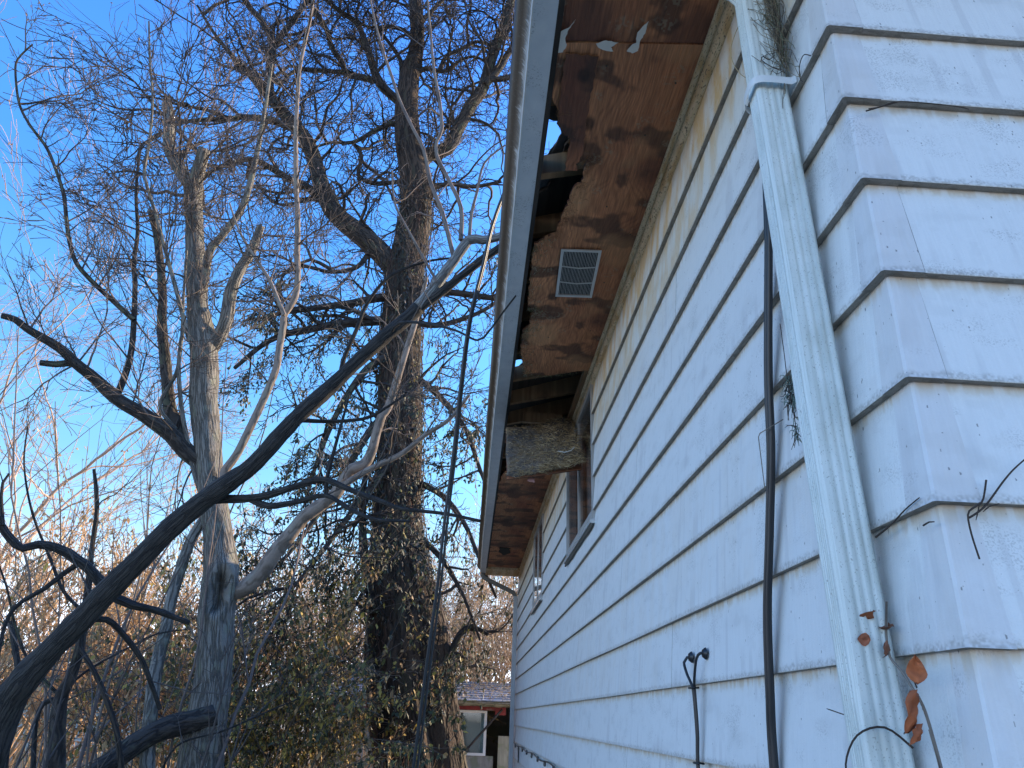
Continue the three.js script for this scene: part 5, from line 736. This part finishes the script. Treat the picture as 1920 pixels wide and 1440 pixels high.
  for (let k = 0; k < 500; k++) { const i0 = Math.floor(rnd() * tr.length * .6), a = rnd() * 6.283, p = []; let an = a; for (let s = 0; s < 14 && i0 + s < tr.length; s++) { const q = tr[i0 + s]; an += rr(-.12, .12); p.push([q[0] + Math.cos(an) * q[3] * rr(1.04, 1.14), q[1], q[2] + Math.sin(an) * q[3] * rr(1.04, 1.14), .006]); } if (p.length > 3 && p[0][1] > 1.8) tube(vines, p, 3, { uvs: false, cap: false, color: [.075 * rr(.6, 1.6), .06, .045] }); }
  const a = mesh('ivy_leaves', lb.build(), leafMat, t); a.userData.kind = 'stuff'; const b = mesh('ivy_stems', vines.build(), twigMat, t); b.userData.kind = 'stuff';
}
// bushes: stems from the ground with twigs and clinging dead leaves
function bush(name, label, category, grp, x, z, wid, dep, h, nStem, { color, leafN, leafCols, leafSize = .05, levels = 4, gnarl = .3, droop = .02, thick = .012, kids = [6, 5, 3], rmin = .004 }) {
  const t = thing(name, label, category, grp), gb = new GB(), lb = new GB(), tips = [];
  const o = { seg: [.28, .18, .12, .1], gnarl, up: droop, rmin, levels, kids, angle: .6, shrink: .42, color, rise: .3 };
  for (let k = 0; k < nStem; k++) { const a = rnd() * 6.28, q = Math.sqrt(rnd()), px = x + Math.cos(a) * q * wid * .8, pz = z + Math.sin(a) * q * dep * .8; grow(gb, [px, .05, pz], [Math.cos(a) * .35 * q, 1, Math.sin(a) * .35 * q], h * rr(.55, 1.0), thick * rr(.7, 1.6), 0, o, tips); }
  const m = mesh('stems', gb.build(), twigMat, t); m.userData.kind = 'stuff';
  if (leafN && tips.length) { for (let k = 0; k < leafN; k++) { const [p, d, lvl, pts] = tips[Math.floor(rnd() * tips.length)], q = pts[Math.floor(rnd() * pts.length)], c = leafCols[Math.floor(rnd() * leafCols.length)], g = rr(.65, 1.3); leaf(lb, q[0] + rr(-.05, .05), q[1] + rr(-.05, .05), q[2] + rr(-.05, .05), rr(-.5, .5), rr(-1, .2), rr(-.5, .5), leafSize * rr(.6, 1.5), leafSize * rr(.18, .36), c.map((v) => v * g)); } const l = mesh('leaves', lb.build(), leafMat, t); l.userData.kind = 'stuff'; }
  return t;
}
const GREEN = [.055, .068, .026], OLIVE = [.15, .15, .045], YELLOW = [.46, .33, .06], TAN = [.54, .33, .14], RUST = [.46, .22, .07], BUFF = [.64, .44, .22];
bush('vine_thicket', 'dense leafy vine thicket with yellow leaves left of the ivy-clad trunk', 'thicket', undefined, -2.7, -10.6, .95, .45, 3.3, 30, { color: [.12, .09, .07], leafN: 12000, leafCols: [GREEN, GREEN, OLIVE, OLIVE, YELLOW, YELLOW, TAN, TAN], leafSize: .095, levels: 3, gnarl: .35, droop: -.02, kids: [7, 5] });
bush('vine_thicket', 'shaded vine thicket between the knothole trunk and the yellow-leaved one', 'thicket', undefined, -3.55, -11.3, .75, .45, 3.4, 26, { color: [.13, .10, .075], leafN: 7000, leafCols: [GREEN, OLIVE, YELLOW, TAN, TAN, BUFF], leafSize: .09, levels: 3, gnarl: .35, droop: -.01, kids: [7, 5] });
bush('vine_thicket', 'low glossy green-and-yellow vine patch at the foot of the old tree', 'thicket', undefined, -2.3, -10.5, .42, .35, 1.9, 20, { color: [.10, .085, .06], leafN: 5000, leafCols: [GREEN, OLIVE, YELLOW, YELLOW, YELLOW], leafSize: .08, levels: 3, gnarl: .4, droop: 0, kids: [6, 5] });
const BRUSH = 'sunlit brush along the back of the yard';
const brushDefs = [[-7.9, -13.5, 1.5, 1.0, 3.6, 'tall tan sunlit bramble at the far left behind the leaning trunk'], [-7.6, -16.0, 1.7, 1.0, 4.0, 'tan sunlit bramble behind the leaning bough, second from the left'], [-6.9, -18.5, 1.8, 1.1, 4.4, 'tan bramble in front of the pale neighbouring house'], [-5.8, -20.6, 1.8, 1.1, 4.5, 'golden bramble seen between the bough and the knothole trunk'], [-4.9, -23.2, 1.9, 1.2, 4.8, 'golden bramble showing just right of the knothole trunk'], [-6.5, -11.2, 1.1, .8, 2.5, 'nearer low bramble under the left end of the bough'], [-4.5, -11.8, 1.0, .7, 2.5, 'nearer tangled bramble left of the knothole trunk foot']];
for (const [x, z, w, d, h, label] of brushDefs) bush('bramble', label, 'bramble', BRUSH, x, z, w, d, h * 1.22, 20, { color: z < -13 ? [.56, .35, .19] : [.44, .29, .17], leafN: 4600, leafCols: [TAN, BUFF, BUFF, RUST, [.62, .38, .15]], leafSize: .10, kids: [6, 5], levels: 3, rmin: .007, thick: .02 });
bush('backyard_tree', 'bare tan tree behind the red shed beside the far house corner', 'tree', undefined, 1.5, -21.6, 1.3, .9, 6.0, 24, { color: [.36, .24, .15], leafN: 5200, leafCols: [TAN, BUFF, RUST, OLIVE], leafSize: .10, kids: [7, 5, 3], rmin: .007, thick: .03 });
bush('backyard_tree', 'olive-leaved tree beyond the ivy-clad trunk over the shed roof', 'tree', undefined, -.5, -21.2, 1.1, .8, 5.2, 24, { color: [.30, .21, .13], leafN: 6000, leafCols: [OLIVE, OLIVE, TAN, GREEN, BUFF], leafSize: .09, kids: [7, 5, 2], rmin: .006, thick: .025 });
bush('far_tree', 'far bare tree showing tan above the shed roof left of the house corner', 'tree', undefined, .2, -27.5, 2.2, 1.0, 7.0, 26, { color: [.5, .34, .21], leafN: 4000, leafCols: [TAN, BUFF, RUST], leafSize: .12, kids: [7, 5, 2], rmin: .009, thick: .03 });
bush('far_tree', 'far tan thicket behind the ivy-clad trunk and yellow-leaved vines', 'tree', undefined, -4.2, -27, 2.6, 1.0, 5.6, 28, { color: [.5, .34, .21], leafN: 4000, leafCols: [TAN, BUFF, RUST], leafSize: .12, kids: [7, 5, 2], rmin: .009, thick: .03 });
// slender shoots of a hedge row in front of the brush, left
function whips(label, xs, z, h0, h1, n, color, lean) {
  const t = thing('sapling_clump', label, 'sapling', 'bare saplings at the left'), gb = new GB();
  const o = { seg: [.30, .16, .11, .08], gnarl: .23, up: .03, rmin: .0022, levels: 3, kids: [6, 3], angle: .65, shrink: .24, color, rise: .3 };
  for (let k = 0; k < n; k++) { const x = lerp(xs[0], xs[1], (k + rnd()) / n), zz = z + rr(-.6, .6); grow(gb, [x, .05, zz], [lean + rr(-.14, .14), 1, rr(-.1, .1)], rr(h0, h1), rr(.009, .022), 0, { ...o, color: ((f) => color.map((c) => c * f))(rr(.7, 1.4)) }, null); }
  const m = mesh('stems', gb.build(), twigMat, t); m.userData.kind = 'stuff';
}
whips('bare grey saplings at the left edge reaching high over the bough', [-5.6, -4.0], -6.4, 2.5, 5.6, 10, [.13, .11, .10], -.05);
whips('thin saplings rising behind the leaning bough beside the knothole trunk', [-4.3, -2.6], -8.4, 3.0, 5.5, 7, [.15, .12, .10], -.08);
whips('short thin shoots low in front of the leaning bough', [-3.4, -1.7], -5.9, 1.2, 2.6, 6, [.11, .09, .08], .05);
whips('tall straight shoots in front of the knothole trunk', [-3.2, -2.3], -6.6, 3.0, 5.6, 5, [.17, .13, .11], -.06);
// far trees whose pink sunlit tops show at the left edge
bush('distant_tree', 'distant bare tree with pinkish sunlit twigs at the upper left edge', 'tree', undefined, -19.5, -23, 3.5, 2.5, 19, 16, { color: [.46, .32, .24], leafN: 2500, leafCols: [[.5, .33, .22], RUST], leafSize: .12, kids: [9, 6, 4], rmin: .008, thick: .06 });

// ---------------------------------------------------------------- red shed
{
  const t = thing('shed', 'small old shed with faded red boards, white window and mossy shingle roof', 'shed');
  const red = std({ map: colourTex(256, 256, (u, v) => { const n = fbm(u * 20, v * 4, 51, 4, 20, 4), p = smooth(.5, .66, fbm(u * 6, v * 6, 52, 4, 6, 6)); return mix3(mix3([.20, .032, .035], [.32, .06, .055], n), [.25, .22, .19], p * .55); }), roughness: .85 });
  const grey = std({ map: colourTex(256, 256, (u, v) => { const n = fbm(u * 24, v * 4, 53, 4, 24, 4), p = smooth(.45, .62, fbm(u * 5, v * 7, 54, 4, 5, 7)); return mix3(mix3([.13, .12, .10], [.30, .28, .25], n), [.14, .15, .09], p * .7); }), roughness: .95 });
  const z = -17, Y = (y) => EYE + y;
  for (let k = 0; k < 16; k++) { const x0 = -3.0 + k * .24, win = x0 + .24 > -.21 && x0 < .45, door = x0 + .02 > .52 && x0 < .98; if (door) { mesh('wall_board', metreUV(box(x0, x0 + .235, Y(.045), Y(.22), z - .03, z)), red, t); continue; } if (win) { const xa = x0, xb = x0 + .235; mesh('wall_board', metreUV(box(xa, xb, Y(.13), Y(.22), z - .03, z)), red, t); mesh('wall_board', metreUV(box(xa, xb, Y(-1.5), Y(-.75), z - .03, z - .002 * (k % 2))), grey, t); continue; } mesh('wall_board', metreUV(box(x0, x0 + .235, Y(-.02), Y(.22), z - .03, z)), red, t); mesh('wall_board', metreUV(box(x0, x0 + .235, Y(-1.5), Y(-.025), z - .03, z - .002 * (k % 2))), grey, t); }
  for (let k = 0; k < 6; k++) mesh('wall_board', metreUV(box(.98 + k * .3, 1.275 + k * .3, Y(-1.5), Y(.22), z - .03, z)), k < 2 ? grey : red, t);
  const w = group('window', t), wf = std({ color: [.62, .60, .56], roughness: .6 });
  mesh('frame', merge([box(-.20, -.145, Y(-.75), Y(.12), z - .02, z + .02), box(.375, .43, Y(-.75), Y(.12), z - .02, z + .02), box(-.145, .375, Y(.07), Y(.12), z - .02, z + .02), box(-.145, .375, Y(-.75), Y(-.70), z - .02, z + .02)]), wf, w);
  mesh('pane', box(-.145, .375, Y(-.70), Y(.07), z - .008, z - .004), new THREE.MeshPhysicalMaterial({ color: 0xffffff, transmission: 1, thickness: 0, roughness: .02, side: THREE.DoubleSide }), w);
  mesh('backing', box(-.2, .43, Y(-.75), Y(.12), z - .36, z - .35), std({ color: [.05, .11, .12], roughness: .6 }), w, 'faded blue sheet behind the pane');
  mesh('shell', merge([box(-3, -2.95, 0, Y(.4), z - 3, z - .04), box(2.75, 2.8, 0, Y(.4), z - 3, z - .04), box(-3, 2.8, 0, Y(.62), z - 3.05, z - 3)]), grey, t);
  mesh('leaning_sheet', metreUV(box(.69, 1.02, Y(-1.5), Y(-.36), z + .01, z + .03)), std({ map: grey.map, color: [1.4, 1.35, 1.1], roughness: .95 }), t, 'weathered board leaning in the doorway');
  const beam = tubeGeo(resample([[-.05, Y(-.72), z + .10, .022], [.35, Y(-.28), z + .12, .024], [.75, Y(.16), z + .10, .026]], .1), 7); mesh('prop_pole', beam, barkDark, t, 'diagonal pole propped across the window');
  mesh('eave_log', tubeGeo(resample([[-.9, Y(.245), z + .22, .06], [0, Y(.265), z + .24, .07], [.6, Y(.25), z + .22, .06], [1.5, Y(.27), z + .24, .05]], .1), 10, { bumps: rumple(.12, 9, 3) }), barkMat(88, [.10, .085, .05], [.26, .22, .14], [.17, .19, .06], 12, 1.5, .01), t, 'mossy pole under the shed eave');
  const shed = std({ map: colourTex(512, 512, (u, v) => { const n = fbm(u * 16, v * 16, 55, 4, 16, 16), m = smooth(.58, .7, fbm(u * 7, v * 7, 56, 4, 7, 7)); return mix3(mix3([.16, .17, .20], [.36, .36, .40], n), [.30, .25, .15], m * .7); }), roughness: .95 });
  for (let r = 0; r < 9; r++) for (let c = 0; c < 14; c++) { const x0 = -3.3 + c * .45 + (r % 2) * .2, zz = z + .34 - r * .38, g = box(x0, x0 + .44, 0, .022, -.44, 0); g.rotateX(-.02 + .10 + (hash(r, c, 1) - .5) * .02); g.translate(0, Y(.30) + r * .058 + .006 * hash(r, c, 2), zz); mesh('shingle', metreUV(g), shed, t); }
  mesh('roof_deck', metreUV((() => { const g = box(-3.2, 2.95, -.03, 0, -3.45, 0); g.rotateX(.151); g.translate(0, Y(.292), z + .30); return g; })()), grey, t);
  const lb = new GB(); for (let k = 0; k < 900; k++) { const x = rr(-.5, 1.6), s = rr(0, 2.6), c = rnd() < .5 ? BUFF : TAN; leaf(lb, x, Y(.335) + s * .152 + rr(0, .02), z + .3 - s, rr(-1, 1), rr(0, .3), rr(-1, 1), rr(.04, .10), rr(.012, .03), c); } const lm = mesh('fallen_leaves', lb.build(), leafMat, t); lm.userData.kind = 'stuff';
}
// neighbouring house glimpsed through the bramble
{
  const t = thing('neighbour_house', 'pale blue-grey house glimpsed through the bramble at lower left', 'house'), wallM = std({ color: [.42, .50, .52], roughness: .8 });
  for (let k = 0; k < 10; k++) mesh('wall_board', box(-14.5, -8.6, .1 + k * .16, .1 + k * .16 + .152, -25.0, -24.9 + .01 * (k % 2)), wallM, t);
  mesh('wall', box(-14.5, -8.6, .05, 1.75, -29, -25.02), wallM, t);
  const s = new THREE.Shape([[-24.3, 1.72], [-27, 2.6], [-29.7, 1.72], [-29.7, 1.64], [-27, 2.5], [-24.3, 1.64]].map(([a, b]) => new THREE.Vector2(-a, b))), g = new THREE.ExtrudeGeometry(s, { depth: 6.6, bevelEnabled: false }); g.rotateY(Math.PI / 2); g.translate(-14.9, 0, 0); mesh('roof', metreUV(g), shingleMat, t);
  mesh('window', box(-11.3, -10.5, .85, 1.5, -24.93, -24.87), std({ color: [.05, .06, .07], roughness: .1 }), t);
}

// ---------------------------------------------------------------- ground
{
  const g = new THREE.PlaneGeometry(420, 420, 140, 140); g.rotateX(-Math.PI / 2); const p = g.attributes.position; for (let i = 0; i < p.count; i++) p.setY(i, .25 * (fbm(p.getX(i) * .05 + 50, p.getZ(i) * .05 + 50, 3, 3) - .5) * smooth(14, 40, Math.hypot(p.getX(i), p.getZ(i)))); g.computeVertexNormals();
  const uv = g.attributes.uv; for (let i = 0; i < uv.count; i++) uv.setXY(i, p.getX(i) / 4, p.getZ(i) / 4);
  const m = mesh('ground', g, std({ map: colourTex(1024, 1024, (u, v) => { const n = fbm(u * 16, v * 16, 5, 5, 16, 16), f = noise2(u * 300, v * 300, 6, 300, 300), q = fbm(u * 5, v * 5, 7, 3, 5, 5); return mix3(mix3([.22, .175, .115], [.52, .43, .29], n * .6 + f * .4), [.20, .19, .10], smooth(.5, .7, q) * .5); }), roughness: 1 }), scene); m.userData.kind = 'structure';
}
{ // dead grass at the feet of the trees
  const gb = new GB(); for (let k = 0; k < 5200; k++) { const z = rr(-14, -7.8), x = rr(-7.5, -.2); if (rnd() < .4 && x < -3) continue; const h = rr(.35, 1.15), a = rnd() * 6.28, l = rr(.05, .35); tube(gb, [[x, 0, z, .003], [x + Math.cos(a) * l * .3, h * .6, z + Math.sin(a) * l * .3, .0026], [x + Math.cos(a) * l, h, z + Math.sin(a) * l, .0012]], 3, { uvs: false, cap: false, color: [.40 * rr(.6, 1.2), .29 * rr(.7, 1.1), .15] }); }
  const m = mesh('dead_grass', gb.build(), twigMat, scene); m.userData = { kind: 'stuff', label: 'tall dead straw-coloured grass around the tree feet', category: 'grass' };
}
console.log('twig points', segs);
renderer.render(scene, camera);
